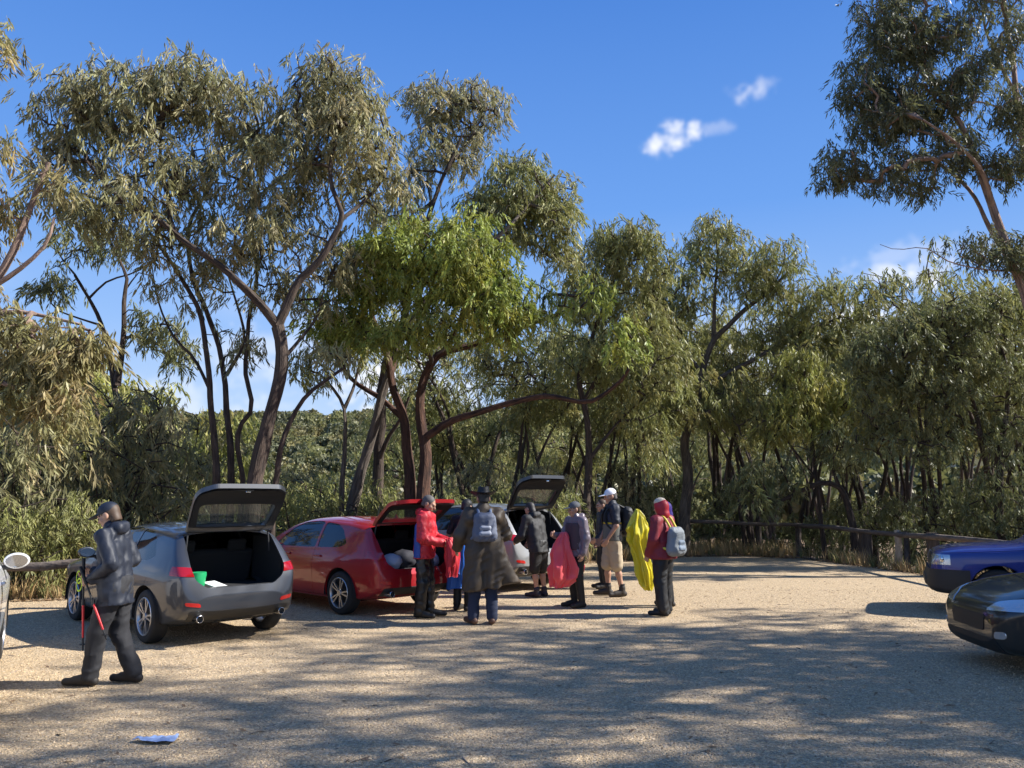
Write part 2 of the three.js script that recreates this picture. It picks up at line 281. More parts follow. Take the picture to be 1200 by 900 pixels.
/* stems: [[points], radius at foot, radius at end]; blobs: [centre, rx, ry, rz, clumps]; a clump is a tuft of sprigs at the end of a twig */
function buildTree(group, { stems, blobs, bark = 'brown', leaf = 'grey', kind = 'hanging', perClump = 6, size = 1, seed = 1, spread = 0.33, sides = 9 }) {
  const r = rng(seed * 7919 + 13), nodes = [], origin = group.position;
  stems.forEach(([pts, r0, r1], si) => {
    const c = curve(pts.map((p) => p.clone().sub(origin)), 0.28), n = c.length;
    c.forEach((p, i) => { if (i) { const w = Math.min(1, i / 6) * 0.035; p.x += w * noise3(p.y * 1.4, si * 7 + seed, 1); p.z += w * noise3(p.y * 1.4, si * 7 + seed, 5); } });
    const radii = c.map((_, i) => lerp(r0, r1, Math.pow(i / (n - 1), 0.8)) * (si === 0 || pts[0].y < 0.6 ? 1 + 0.35 * Math.exp(-i * 0.28 / 0.35) * (pts[0].y < 0.8 ? 1 : 0) : 1));
    part('trunk', new Acc().tube(c, radii, r0 > 0.07 ? sides + 3 : sides, 0.3, seed + si * 3).geometry(), BARK[bark], group);
    c.forEach((p, i) => nodes.push({ p, r: radii[i], stem: true, d: 0, ok: i > n * 0.25 }));
  });
  const tips = [];
  for (const [c, rx, ry, rz, n] of blobs) {
    const o = c.clone().sub(origin);
    for (let k = 0; k < n; k++) {
      let x, y, z, q; do { x = r() * 2 - 1; y = r() * 2 - 1; z = r() * 2 - 1; q = x * x + y * y + z * z; } while (q > 1);
      const f = Math.pow(q, -0.16) * (0.86 + 0.3 * r()); tips.push(V(o.x + x * f * rx, o.y + y * f * ry, o.z + z * f * rz));
    }
  }
  const near = (p) => { let best = null, bd = 1e9; for (const n of nodes) { if (!n.ok) continue; const dx = n.p.x - p.x, dy = n.p.y - p.y, dz = n.p.z - p.z, d = Math.sqrt(dx * dx + dy * dy + dz * dz) + (dy > 0 ? dy * 0.7 : 0) + n.d * 0.12; if (d < bd) { bd = d; best = n; } } return [best, bd]; };
  const order = tips.map((p) => [p, near(p)[1]]).sort((a, b) => a[1] - b[1]);
  const chains = [];
  for (const [p] of order) {
    const [n] = near(p), dist = n.p.distanceTo(p), k = Math.max(2, Math.ceil(dist / 0.3)), dirv = p.clone().sub(n.p), pts = [n.p.clone()], chain = [n];
    const bend = V(r() - 0.5, r() * 0.7, r() - 0.5).multiplyScalar(dist * 0.22);
    for (let i = 1; i <= k; i++) {
      const t = i / k, q = n.p.clone().addScaledVector(dirv, t).addScaledVector(bend, Math.sin(t * Math.PI)); if (i < k) q.add(V(r() - .5, r() - .5, r() - .5).multiplyScalar(0.07));
      const node = { p: q, r: 0, n: 0, parent: chain[chain.length - 1], d: (n.d || 0) + dist * t, ok: true }; nodes.push(node); chain.push(node); pts.push(q);
    }
    chains.push(chain); for (let a = chain[chain.length - 1]; a && !a.stem; a = a.parent) a.n++;
  }
  const twigs = new Acc();
  for (const ch of chains) {
    const rad = ch.map((a, i) => a.stem ? Math.min(a.r * 0.7, 0.005 * Math.pow(ch[1].n, 0.46) + 0.006) : 0.0056 * Math.pow(a.n, 0.52) + 0.0028);
    if (!ch[0].stem) rad[0] = Math.min(rad[0], rad[1] * 1.3);
    twigs.tube(ch.map((a) => a.p), rad.map((x) => x * (0.6 + 0.4 * size) * 1.25), rad[0] > 0.02 ? 6 : 4);
  }
  if (chains.length) part('branches', twigs.geometry(), BARK[bark === 'red' ? 'brown' : bark], group).userData.kind = 'stuff';
  const [ca, cb] = LEAF[leaf], lists = SPRIGS[kind].map(() => []);
  for (const p of tips) {
    if (r() < 0.06) continue;   // a bare twig
    const tone = 0.75 + 0.5 * r(), hue = r() * r(), m = Math.round(perClump * (0.55 + 0.9 * r()));
    for (let k = 0; k < m; k++) {
      const s = size * (0.75 + 0.55 * r()), sp = spread * size, u = r() * 6.283, w = Math.pow(r(), 0.6) * sp, q = V(p.x + Math.cos(u) * w, p.y + (r() - 0.35) * sp * 1.1, p.z + Math.sin(u) * w);
      const t = tone * (0.8 + 0.4 * r()), h = clamp(hue + 0.25 * r() - 0.1);
      lists[Math.floor(r() * lists.length)].push([place(q, (r() - .5) * 1.5, r() * 6.283, (r() - .5) * 1.5, s), rgb(lerp(ca[0], cb[0], h) * t, lerp(ca[1], cb[1], h) * t, lerp(ca[2], cb[2], h) * t)]);
    }
  }
  lists.forEach((l, i) => { if (l.length) instanced('crown', SPRIGS[kind][i], leafMaterial, l, group); });
  return group;
}
function tree(name, label, spec, category = 'tree', groupName) {
  const foot = spec.stems[0][0][0], g = thing(name, label, category, [foot.x, foot.y, foot.z], 0, groupName); return buildTree(g, spec);
}
// px outline of limbs at a forward distance; later numbers of a point nudge it nearer or farther
const limb = (depth, pts) => pts.map(([x, y, dd = 0]) => at(x, y, depth + dd));
const blobs = (depth, list, density = 1) => list.map(([x, y, rx, ry, n, dd = 0, rz]) => { const m = (depth + dd) / FOCAL; return [at(x, y, depth + dd), rx * m, ry * m, (rz ?? (rx + ry) / 2) * m, Math.round(n * density)]; });
const footed = (depth, pts) => { const l = limb(depth, pts), f = l[0]; l.unshift(V(f.x + (f.x - l[1].x) * 0.15, groundHeight(f.x, depth) - 0.08, f.z)); return l; };

tree('gum_tree', 'multi-stemmed dark gum tree with a broad spreading grey-green crown behind the grey hatchback', {
  seed: 1, leaf: 'grey', stems: [
    [footed(16, [[297, 575], [311, 503], [326, 444], [330, 405], [325, 382]]), .17, .12],
    [limb(16, [[325, 382], [338, 355], [350, 330], [373, 308], [393, 273], [400, 257], [388, 217], [391, 160, .3]]), .1, .03],
    [limb(16, [[325, 382], [307, 359, -.2], [280, 332, -.4], [257, 312, -.5], [218, 285, -.7], [180, 253, -.9], [150, 240, -1], [123, 213, -1.1], [100, 187, -1.2]]), .095, .025],
    [limb(16, [[212, 280, -.7], [200, 262, -.6], [197, 227, -.5], [190, 200, -.4], [190, 150, -.3]]), .06, .022],
    [limb(16, [[400, 257], [425, 236, .4], [450, 205, .7], [462, 160, .8]]), .045, .02],
    [footed(16.6, [[254, 565], [253, 522], [246, 464], [238, 386], [232, 362], [216, 332], [194, 297], [168, 262]]), .1, .03],
    [footed(17, [[271, 565], [268, 491], [262, 444], [243, 365], [226, 326], [222, 270], [250, 215]]), .095, .03],
    [footed(16.9, [[283, 570], [281, 503], [296, 480], [289, 430], [292, 380], [300, 330], [296, 260], [310, 190]]), .07, .025],
    [limb(16.9, [[245, 455], [228, 420], [205, 395], [186, 350], [178, 310]]), .04, .012],
    [limb(16.9, [[265, 440], [285, 400], [275, 350], [262, 300]]), .045, .015],
    [limb(16, [[328, 425], [350, 400, .4], [372, 370, .6], [380, 330, .7]]), .05, .015],
    [footed(16.2, [[321, 575], [330, 522], [346, 483], [362, 460], [380, 446], [402, 430, .3]]), .085, .03],
  ], blobs: blobs(16, [[85, 130, 45, 50, 40, -.6], [70, 200, 30, 45, 22, -.8], [140, 120, 60, 45, 60, -.4], [215, 105, 62, 42, 68], [285, 130, 58, 50, 60, .4], [170, 190, 70, 50, 55, -.4], [330, 190, 55, 50, 50, .6], [390, 105, 50, 45, 66, .5], [420, 165, 55, 55, 62, .6], [370, 160, 40, 50, 30, .3], [265, 215, 60, 45, 45, .2], [350, 250, 45, 40, 30, .6], [440, 220, 40, 35, 26, .8], [150, 240, 60, 30, 22, -.8], [250, 290, 55, 30, 22, .5], [300, 280, 45, 30, 20], [220, 330, 45, 26, 12, .6], [295, 335, 40, 28, 12, .8], [365, 330, 40, 34, 18, .9], [180, 285, 40, 26, 14, -.3], [400, 300, 34, 30, 18, .9], [270, 400, 40, 30, 8, 1], [385, 420, 26, 24, 8, .6], [110, 250, 40, 26, 14, -.7]], 1.25) });

tree('stringybark_tree', 'twin-trunked red-barked tree with a bright green crown behind the red hatchback', {
  seed: 2, leaf: 'bright', bark: 'red', kind: 'broad', stems: [
    [footed(19.4, [[483, 600], [478, 531], [471, 485], [460, 453], [457, 432], [450, 407], [436, 371], [434, 345]]), .19, .06],
    [footed(19.2, [[496, 600], [498, 531], [492, 492], [492, 456], [503, 432], [517, 414], [542, 407], [560, 402], [592, 391, -.3], [634, 375, -.5], [681, 360, -.7]]), .19, .04],
    [limb(19.2, [[500, 512], [528, 494, -.3], [563, 483, -.5], [599, 472, -.6], [642, 464, -.7], [691, 471, -.8], [716, 456, -.8], [734, 439, -.9], [741, 420, -1]]), .095, .04],
    [limb(19.4, [[474, 492], [446, 467, .3], [414, 446, .5], [396, 421, .6], [378, 392, .8], [366, 366, .9]]), .075, .03],
    [limb(19.4, [[457, 436], [468, 405, .4], [480, 380, .5], [500, 350, .5], [520, 320, .3]]), .10, .035],
    [limb(19.4, [[517, 416], [535, 385, -.4], [545, 350, -.6], [555, 320, -.8]]), .075, .03],
  ], blobs: blobs(17.5, [[490, 288, 60, 34, 80, -.3], [555, 310, 52, 45, 95, -.6], [440, 320, 45, 35, 50, .3], [500, 340, 55, 34, 50], [575, 355, 32, 40, 46, -.5], [415, 350, 34, 30, 28, .4], [635, 352, 34, 22, 14, -.4], [690, 345, 30, 22, 10, -.5], [380, 375, 28, 34, 20, .8], [520, 385, 40, 16, 14, -.4], [592, 378, 26, 28, 20, -.4], [400, 388, 30, 26, 18, .5], [548, 262, 30, 14, 14, -.3], [432, 288, 28, 18, 16, .2], [470, 398, 34, 18, 12], [735, 395, 20, 24, 10, -.8], [450, 385, 40, 18, 10]], 1.25) });

tree('gum_tree', 'slender dark gum trunk dividing beside the red-barked tree', {
  seed: 3, leaf: 'grey', perClump: 5, stems: [
    [footed(20.2, [[441, 606], [444, 549], [444, 513], [447, 478], [451, 424], [462, 400], [474, 372], [480, 320], [500, 262], [520, 205], [540, 160]]), .18, .035],
    [limb(20.2, [[444, 540], [455, 512, -.3], [470, 490, -.5], [480, 465, -.6]]), .07, .03],
    [limb(20.2, [[520, 205], [548, 165, .4], [570, 130, .5]]), .04, .02],
  ], blobs: blobs(20.8, [[508, 118, 34, 32, 34], [560, 125, 38, 38, 40, .5], [500, 180, 40, 40, 36], [545, 175, 26, 24, 14], [470, 240, 38, 30, 22]], 1.8) });
tree('gum_tree', 'leaning thick dark trunk standing left of the red-barked tree', {
  seed: 4, leaf: 'olive', bark: 'grey', stems: [[footed(19.6, [[412, 606], [421, 556], [438, 500], [452, 450], [470, 400], [500, 350], [560, 300], [600, 262]]), .17, .04], [limb(19.6, [[600, 262], [628, 230, .4], [650, 205, .5]]), .04, .02]],
  blobs: blobs(20.4, [[605, 218, 48, 42, 66, .3], [640, 262, 38, 38, 46, .4], [590, 262, 40, 34, 36], [655, 225, 24, 26, 18, .5], [560, 235, 24, 30, 18], [665, 300, 20, 34, 14, .5]], 1.65) });
tree('sapling', 'slim pale straight trunk with a thin leafy top', {
  seed: 5, leaf: 'olive', bark: 'grey', perClump: 6, stems: [[footed(19.3, [[400, 606], [403, 531], [403, 478], [388, 453], [372, 437]]), .085, .03], [limb(19.3, [[403, 480], [414, 455], [422, 425], [430, 400]]), .05, .02]], blobs: blobs(19.3, [[365, 430, 26, 22, 14], [430, 400, 28, 30, 16], [400, 400, 30, 24, 12]]) });
tree('gum_tree', 'thin forked gum with mostly bare branches against the sky', {
  seed: 6, leaf: 'dark', perClump: 6, stems: [
    [footed(18, [[150, 560], [147, 510], [136, 460], [129, 413], [119, 378], [104, 350], [88, 322]]), .13, .03],
    [limb(18, [[137, 452], [144, 398], [146, 347], [149, 328], [137, 300], [120, 268]]), .08, .02],
    [footed(18.4, [[128, 560], [124, 525], [113, 487], [104, 450], [110, 410]]), .09, .03],
    [limb(18, [[104, 350], [125, 330], [160, 318], [185, 300]]), .03, .01], [limb(18, [[88, 322], [70, 300], [62, 275]]), .025, .01], [limb(18, [[121, 382], [90, 372], [62, 360], [48, 330]]), .03, .01], [limb(18, [[147, 340], [165, 318], [182, 330]]), .02, .01],
  ], blobs: blobs(18, [[200, 398, 30, 20, 14], [180, 375, 22, 16, 7], [215, 415, 16, 18, 7], [90, 275, 34, 26, 16], [140, 280, 30, 20, 12], [60, 330, 30, 24, 12]], 1.2) });
tree('gum_tree', 'pink-barked leaning gum with drooping rusty foliage beside the white car', {
  seed: 7, leaf: 'rusty', bark: 'pale', stems: [
    [footed(13, [[-95, 560], [-62, 420], [-8, 335], [25, 270], [43, 225], [58, 190]]), .16, .035],
    [limb(13, [[-8, 335], [20, 318], [55, 285], [64, 255]]), .05, .02], [limb(13, [[-30, 372], [20, 365], [60, 372], [95, 380]]), .05, .02], [limb(13, [[-62, 420], [-75, 300], [-60, 180], [-30, 90], [-8, 55]]), .09, .02],
  ], blobs: blobs(13, [[10, 385, 44, 26, 30], [62, 410, 36, 34, 34], [15, 450, 40, 34, 30], [75, 465, 30, 34, 24], [100, 400, 18, 26, 12], [-12, 240, 28, 26, 20], [-25, 45, 32, 34, 26], [-14, 165, 18, 18, 8], [-60, 300, 40, 60, 30], [-80, 180, 40, 60, 30], [55, 205, 20, 24, 8]], 1.2) });
tree('gum_tree', 'large weeping gum with pale curved limbs behind the log rail fence', {
  seed: 8, leaf: 'olive', bark: 'grey', stems: [
    [footed(24.8, [[801, 620], [806, 559], [803, 518], [815, 477], [822, 438], [836, 399], [853, 382], [873, 362], [902, 341], [925, 318]]), .2, .04],
    [limb(24.8, [[818, 460], [857, 435], [894, 415], [927, 394], [964, 380], [985, 372]]), .09, .03], [limb(24.8, [[836, 399], [838, 350], [842, 300], [838, 268]]), .07, .025], [limb(24.8, [[822, 438], [795, 395], [775, 350]]), .06, .025], [limb(24.8, [[895, 348], [915, 318], [920, 300]]), .04, .02],
  ], blobs: blobs(24.8, [[838, 282, 34, 32, 52], [905, 312, 38, 34, 60], [868, 322, 40, 30, 40], [955, 352, 42, 34, 58], [985, 385, 26, 26, 22], [800, 330, 40, 40, 48], [770, 370, 36, 40, 38], [945, 400, 44, 30, 34], [890, 400, 34, 24, 18], [830, 462, 44, 30, 30, -1], [880, 485, 36, 30, 24, -1], [940, 440, 40, 34, 34, -1], [790, 470, 32, 34, 24, -1]], 1.35) });
tree('gum_tree', 'bushy olive gum rising between the raised dark tailgate and the weeping gum', {
  seed: 9, leaf: 'olive', stems: [[footed(22.2, [[684, 630], [690, 560], [688, 500], [680, 440], [696, 390], [715, 340], [728, 290]]), .14, .03], [limb(22.2, [[684, 470], [710, 430], [745, 400], [770, 360]]), .07, .025], [limb(22.2, [[690, 540], [720, 500], [750, 470]]), .06, .02], [limb(22.2, [[696, 390], [675, 350], [665, 310]]), .05, .02]],
  blobs: blobs(22.2, [[730, 278, 34, 24, 38], [755, 310, 38, 36, 50], [705, 300, 32, 30, 34], [690, 350, 34, 34, 34], [745, 365, 42, 40, 52], [720, 420, 36, 36, 40], [775, 425, 34, 44, 42], [745, 480, 32, 34, 26], [680, 420, 26, 30, 18], [765, 530, 22, 26, 12]], 1.55) });
tree('gum_tree', 'straight thin-stemmed gum with hanging pale green foliage behind the bare fence post', {
  seed: 10, leaf: 'young', stems: [[footed(23.2, [[966, 640], [960, 600], [953, 540], [948, 480], [943, 430]]), .07, .03], [limb(23.2, [[953, 540], [980, 500], [1000, 460]]), .04, .02], [limb(23.2, [[955, 560], [925, 520], [905, 490]]), .04, .02]],
  blobs: blobs(23.2, [[940, 440, 32, 28, 26], [965, 485, 34, 30, 28], [915, 490, 26, 28, 18], [1000, 470, 26, 30, 20]], 1.6) });
tree('gum_tree', 'dark dense gum with a slanting limb behind the blue wagon', {
  seed: 11, leaf: 'dark', kind: 'loose', perClump: 5, stems: [
    [footed(20, [[1172, 620], [1170, 557], [1168, 535], [1131, 495], [1100, 468], [1079, 451], [1050, 425]]), .13, .03], [limb(20, [[1169, 545], [1180, 480], [1175, 420], [1160, 380]]), .08, .03], [limb(20, [[1150, 512], [1140, 470], [1120, 420], [1105, 380]]), .06, .02], [limb(20, [[1131, 495], [1095, 515], [1060, 520], [1035, 515]]), .05, .02],
  ], blobs: blobs(20, [[1100, 372, 36, 28, 44], [1050, 400, 40, 34, 52], [1015, 420, 26, 34, 32], [1140, 410, 40, 36, 48], [1085, 435, 42, 34, 44], [1175, 430, 34, 40, 38], [1040, 470, 42, 34, 44], [1110, 480, 40, 32, 38], [1180, 500, 30, 36, 30], [1030, 515, 34, 22, 18], [1100, 525, 34, 18, 14], [1150, 360, 34, 24, 24]], 1.35) });
tree('gum_tree', 'stooped dark trunk arching low behind the fence with drooping leaves', {
  seed: 12, leaf: 'dark', stems: [[footed(22.5, [[1003, 640], [996, 600], [984, 572], [962, 566], [930, 580], [905, 592], [890, 600]]), .13, .04], [limb(22.5, [[984, 572], [975, 545], [985, 515]]), .06, .02]], blobs: blobs(22.5, [[905, 560, 34, 28, 26], [985, 520, 30, 28, 24], [880, 575, 26, 22, 16]], 1.3) });
tree('gum_tree', 'tall leaning gum with a dark open crown reaching over the blue wagon', {
  seed: 13, leaf: 'deep', bark: 'pale', kind: 'loose', perClump: 7, stems: [
    [footed(18, [[1262, 600], [1240, 480], [1215, 390], [1198, 338], [1179, 288], [1163, 241], [1148, 194], [1124, 144], [1101, 109], [1078, 66], [1058, 35]]), .22, .04],
    [limb(18, [[1212, 380], [1196, 330, .5], [1172, 290, .8], [1146, 236, 1], [1120, 205, 1.2], [1085, 180, 1.3]]), .09, .03], [limb(18, [[1163, 241], [1150, 200, -.5], [1118, 165, -.8], [1082, 140, -1]]), .06, .02], [limb(18, [[1235, 460], [1228, 330, .6], [1205, 210, .9], [1190, 110, 1.1], [1180, 30, 1.2], [1165, -40, 1.2]]), .13, .04], [limb(18, [[1190, 110, 1.1], [1160, 50, 1], [1150, 0, 1]]), .05, .02],
    [limb(18, [[1190, 318], [1150, 315, -.3], [1110, 305, -.5], [1085, 290, -.6], [1050, 292, -.6], [1032, 286, -.6]]), .022, .006],
  ], blobs: blobs(18, [[1012, 95, 34, 34, 44], [1050, 50, 42, 36, 54], [1105, 35, 44, 34, 50], [1035, 140, 44, 36, 54], [985, 195, 26, 24, 28], [1075, 120, 40, 36, 40], [1120, 110, 34, 30, 26], [1060, 205, 46, 24, 34], [1115, 175, 36, 30, 30], [1030, 10, 30, 24, 22], [1150, 75, 26, 26, 16], [1190, 120, 26, 28, 20], [1185, 200, 26, 26, 20], [1150, 290, 30, 24, 13], [1192, 300, 28, 28, 14], [1090, -35, 60, 34, 34], [1180, -20, 50, 40, 30], [1230, 150, 40, 60, 30], [1240, 300, 40, 60, 30], [1190, 40, 26, 30, 18]], 1.25) });
// ---------------------------------------------------------------- trees and shrubs of the woods behind, some seen only as the shade they cast
function woodTree(seed, height, lean, opts = {}) {
  const r = rng(seed * 331 + 5), stems = [], bl = [], count = opts.stems ?? 2 + Math.floor(r() * 2), H = height;
  for (let k = 0; k < count; k++) {
    const a = r() * 6.28, reach = lean * H * (0.4 + 0.6 * r()), top = H * (0.62 + 0.2 * r()), pts = [V(Math.cos(a) * 0.12 * k, -0.3, Math.sin(a) * 0.12 * k)];
    for (let i = 1; i <= 5; i++) { const t = i / 5; pts.push(V(Math.cos(a) * (0.12 * k + reach * t * t) + (r() - .5) * 0.25, top * t, Math.sin(a) * (0.12 * k + reach * t * t) + (r() - .5) * 0.25)); }
    stems.push([pts, 0.012 * H * (0.8 + 0.5 * r()), 0.03]);
    const e = pts[5], m = 3 + Math.floor(r() * 2);
    for (let b = 0; b < m; b++) { const u = r() * 6.28, w = H * (0.05 + 0.14 * r()), s = H * (0.10 + 0.06 * r()); bl.push([V(e.x + Math.cos(u) * w, e.y + H * (-0.10 + 0.26 * r()), e.z + Math.sin(u) * w), s, s * 0.8, s, Math.round((opts.clumps ?? 24) * (0.7 + 0.6 * r()))]); }
    if (opts.low) for (let b = 0; b < 2; b++) { const t = 0.3 + 0.4 * r(), u = r() * 6.28, s = H * (0.08 + 0.05 * r()); bl.push([V(e.x * t + Math.cos(u) * H * 0.13, top * t, e.z * t + Math.sin(u) * H * 0.13), s, s * 0.8, s, Math.round((opts.clumps ?? 24) * 0.7)]); }
  }
  return { stems, blobs: bl, seed: seed + 40, perClump: 5, size: 1.25, ...opts.look };
}
function shrubSpec(seed, height, width, look, clumps = 60) {
  const r = rng(seed * 77 + 3), stems = [];
  for (let k = 0; k < 5; k++) { const a = r() * 6.28, w = width * (0.2 + 0.5 * r()); stems.push([[V(0.1 * Math.cos(a), -0.1, 0.1 * Math.sin(a)), V(w * 0.4 * Math.cos(a), height * 0.4, w * 0.4 * Math.sin(a)), V(w * Math.cos(a), height * (0.6 + 0.3 * r()), w * Math.sin(a))], 0.025, 0.008]); }
  return { stems, blobs: [[V(0, height * 0.55, 0), width, height * 0.5, width, clumps], [V(0.3 * width, height * 0.75, 0), width * 0.5, height * 0.3, width * 0.5, Math.round(clumps * 0.35)]], seed: seed + 90, perClump: 5, spread: 0.34, ...look };
}
function scattered(name, category, label, group, spec, spots) { // one of a kind, then copies of it
  let first = null;
  for (const [px, depth, scale = 1, turn = 0, xm] of spots) {
    const x = xm ?? (px - 600) / FOCAL * depth * 1.0, y = groundHeight(x, depth);
    let o;
    if (!first) { o = first = thing(name, label, category, [0, 0, 0], 0, group); buildTree(o, spec); }
    else { o = first.clone(); o.name = numbered(name); o.userData = { label, category, group }; scene.add(o); }
    o.position.set(x, y - 0.05, -depth); o.rotation.set(0, turn, 0); o.scale.setScalar(scale);
  }
}
scattered('woodland_tree', 'tree', 'multi-stemmed olive gum in the woods behind the car park', 'olive gums in the woods behind', woodTree(1, 9.5, 0.3, { stems: 4, clumps: 15, look: { leaf: 'olive' } }),
  [[560, 27, 1, 0], [650, 31, 1.05, 2], [740, 28, 1, 4], [840, 30, 1.05, 1], [930, 29, 1, 3], [1015, 27, 1, 5], [1090, 26, 1, .5], [1170, 25, 1.05, 2.5], [490, 34, 1.05, 1.2], [1240, 24, 1, 1], [610, 44, 1.2, .8], [780, 46, 1.15, 2.2], [900, 42, 1.15, 5.2], [1050, 40, 1.15, 3.3], [1300, 27, 1.05, 2]]);
scattered('woodland_tree', 'tree', 'straggly many-stemmed gum in the woods behind the car park', 'straggly gums in the woods behind', woodTree(2, 8, 0.24, { stems: 4, clumps: 14, look: { leaf: 'olive', kind: 'loose' } }),
  [[520, 29, 1, 0], [600, 24, .9, 1], [705, 25, .85, 2.5], [790, 33, 1.1, 4], [880, 26, .9, 5], [975, 32, 1.1, 2], [1060, 31, 1.05, 3], [1140, 30, 1.1, 1.5], [1215, 30, 1.1, 4.2], [700, 38, 1.15, 3.6], [1120, 44, 1.3, .2], [840, 52, 1.4, 1.1], [960, 50, 1.4, 5], [540, 50, 1.2, 2.2]]);
scattered('woodland_tree', 'tree', 'low rounded grey-green gum growing in the valley behind the parked hatchbacks', 'gums in the valley', woodTree(3, 7, 0.22, { low: true, clumps: 20, look: { leaf: 'young', size: 1.4 } }),
  [[20, 24, 1.25, 0], [105, 27, 1.3, 1], [190, 26, 1.15, 2], [265, 33, 1.1, 3], [345, 30, .9, 4], [385, 38, 1.1, 5], [450, 36, 1, .6], [60, 40, 1.3, 1.7], [150, 44, 1.3, 2.9], [230, 46, 1.3, 4.1], [310, 48, 1.35, 5.3], [410, 50, 1.4, .3], [-60, 32, 1.2, 2.2], [480, 48, 1.3, 3.1], [-130, 26, 1.2, 4]]);
scattered('leafy_shrub', 'shrub', 'dense grey-green gum regrowth shrub at the car park edge', 'gum regrowth shrubs along the edge', shrubSpec(1, 3.2, 1.3, { leaf: 'grey' }),
  [[25, 15.5, 1.2, 0], [135, 17, 1.25, 1], [205, 18.5, 1.2, 2], [75, 18, 1.3, 3], [-40, 16, 1.05, 4], [165, 21, 1.2, 5], [560, 22, .85, 1], [640, 22.5, .8, 2.2], [735, 25.5, .85, 3], [-110, 17, 1.2, 1.3], [360, 22, .9, 2.8]]);
scattered('leafy_shrub', 'shrub', 'low olive-green sapling shrub on the bank behind the cars', 'olive-green saplings on the bank', shrubSpec(2, 2.1, 0.9, { leaf: 'olive', kind: 'loose' }, 46),
  [[45, 14.4, .8, 0], [100, 15, .85, 1], [350, 18.5, 1, 2], [380, 20, 1.1, 3.3], [30, 17, 1.2, 4.5], [540, 20.5, .9, 2.2], [600, 21.5, .9, .2], [0, 14.6, .75, 5], [430, 20, 1, 1.1], [660, 21, .9, 4], [245, 19, 1.1, 3]]);
scattered('leafy_shrub', 'shrub', 'dark fine-leaved bush behind the log rail fence', 'dark bushes behind the fence', shrubSpec(3, 2.4, 1.3, { leaf: 'dark', kind: 'loose' }, 70),
  [[1120, 21.5, 1, 0], [1180, 20, 1.05, 2], [1050, 24.5, 1, 3], [860, 28, 1, 1], [940, 28, 1, 4], [1245, 19, 1.1, 5], [1000, 29, 1.1, 2.4], [790, 27.5, 1, 3.8], [1310, 18.5, 1.1, 1]]);
// the trees to the right of the car park: the shade on the gravel is theirs
scattered('roadside_tree', 'tree', 'tall broad gum on the verge past the black sedan, shading the gravel', 'gums shading the car park', woodTree(7, 11, 0.26, { stems: 3, clumps: 12, look: { leaf: 'olive', perClump: 5, spread: .3, size: 1.1 } }),
  [[0, 6.2, 1, 0, 12.6], [0, 3.0, 1.05, 2, 10.5], [0, 9.0, .95, 4, 14.2], [0, 0.2, 1, 1, 11.5], [0, 5.2, 1.15, 3, 16.2], [0, 2.2, 1.15, 5, 15.0], [0, 4.6, .95, 3.6, 9.0], [0, 1.2, .9, .7, 8.4], [0, 8.4, 1.2, 1.4, 17.5], [0, 7.0, .9, 5.5, 10.6], [0, 6.0, 1.4, 2.2, 15.0], [0, 3.6, 1.45, 4.4, 14.0], [0, 7.6, 1.4, .4, 18.5], [0, 1.0, 1.4, 3.3, 13.0], [0, 5.0, 1.5, 1.9, 19.0]]);
{ // far wooded hillside
  const r = rng(404), mk = (seed) => {
    const q = rng(seed), p = [], ix = [];
    for (let k = 0; k < 420; k++) {
      let x, y, z; do { x = q() * 2 - 1; y = q() * 2 - 1; z = q() * 2 - 1; } while (x * x + y * y + z * z > 1); const f = Math.pow(x * x + y * y + z * z, -0.18), s = 0.10 + 0.10 * q(), b = p.length / 3, u = V(q() - .5, q() - .5, q() - .5).normalize().multiplyScalar(s), w = V(q() - .5, q() - .5, q() - .5).cross(u).normalize().multiplyScalar(s * 0.6), c = V(x * f * (0.8 + 0.3 * noise3(x * 2 + seed, y * 2, z * 2)), 0.15 + y * f * 0.85, z * f);
      for (const v of [c.clone().add(u), c.clone().add(w), c.clone().sub(u), c.clone().sub(w)]) p.push(v.x, v.y, v.z); ix.push(b, b + 1, b + 2, b, b + 2, b + 3);
    }
    const g = new THREE.BufferGeometry(); g.setAttribute('position', new THREE.Float32BufferAttribute(p, 3)); g.setIndex(ix); g.computeVertexNormals(); return g;
  };
  [mk(1), mk(2), mk(3)].forEach((g, v) => {
    const list = [];
    for (let k = 0; k < 4200; k++) {
      const d = 48 + 300 * Math.pow(r(), 1.3), x = (r() * 2 - 1) * (d * 0.85 + 20); if (d < 62 && x > -4) continue;
      const s = 1.3 + 2.0 * r(), t = 0.6 + 0.7 * r(), w = r(); list.push([place(V(x, groundHeight(x, d) + s * 0.75, -d), 0, r() * 6.28, 0, s, s * (0.8 + 0.5 * r()), s), w < 0.6 ? rgb(.175 * t, .175 * t, .06 * t) : w < 0.85 ? rgb(.21 * t, .185 * t, .068 * t) : rgb(.13 * t, .14 * t, .06 * t)]);
    }
    instanced('distant_forest', g, leafMaterial, list, scene, 'olive forest covering the far hillside beyond the valley', 'forest');
  });
}
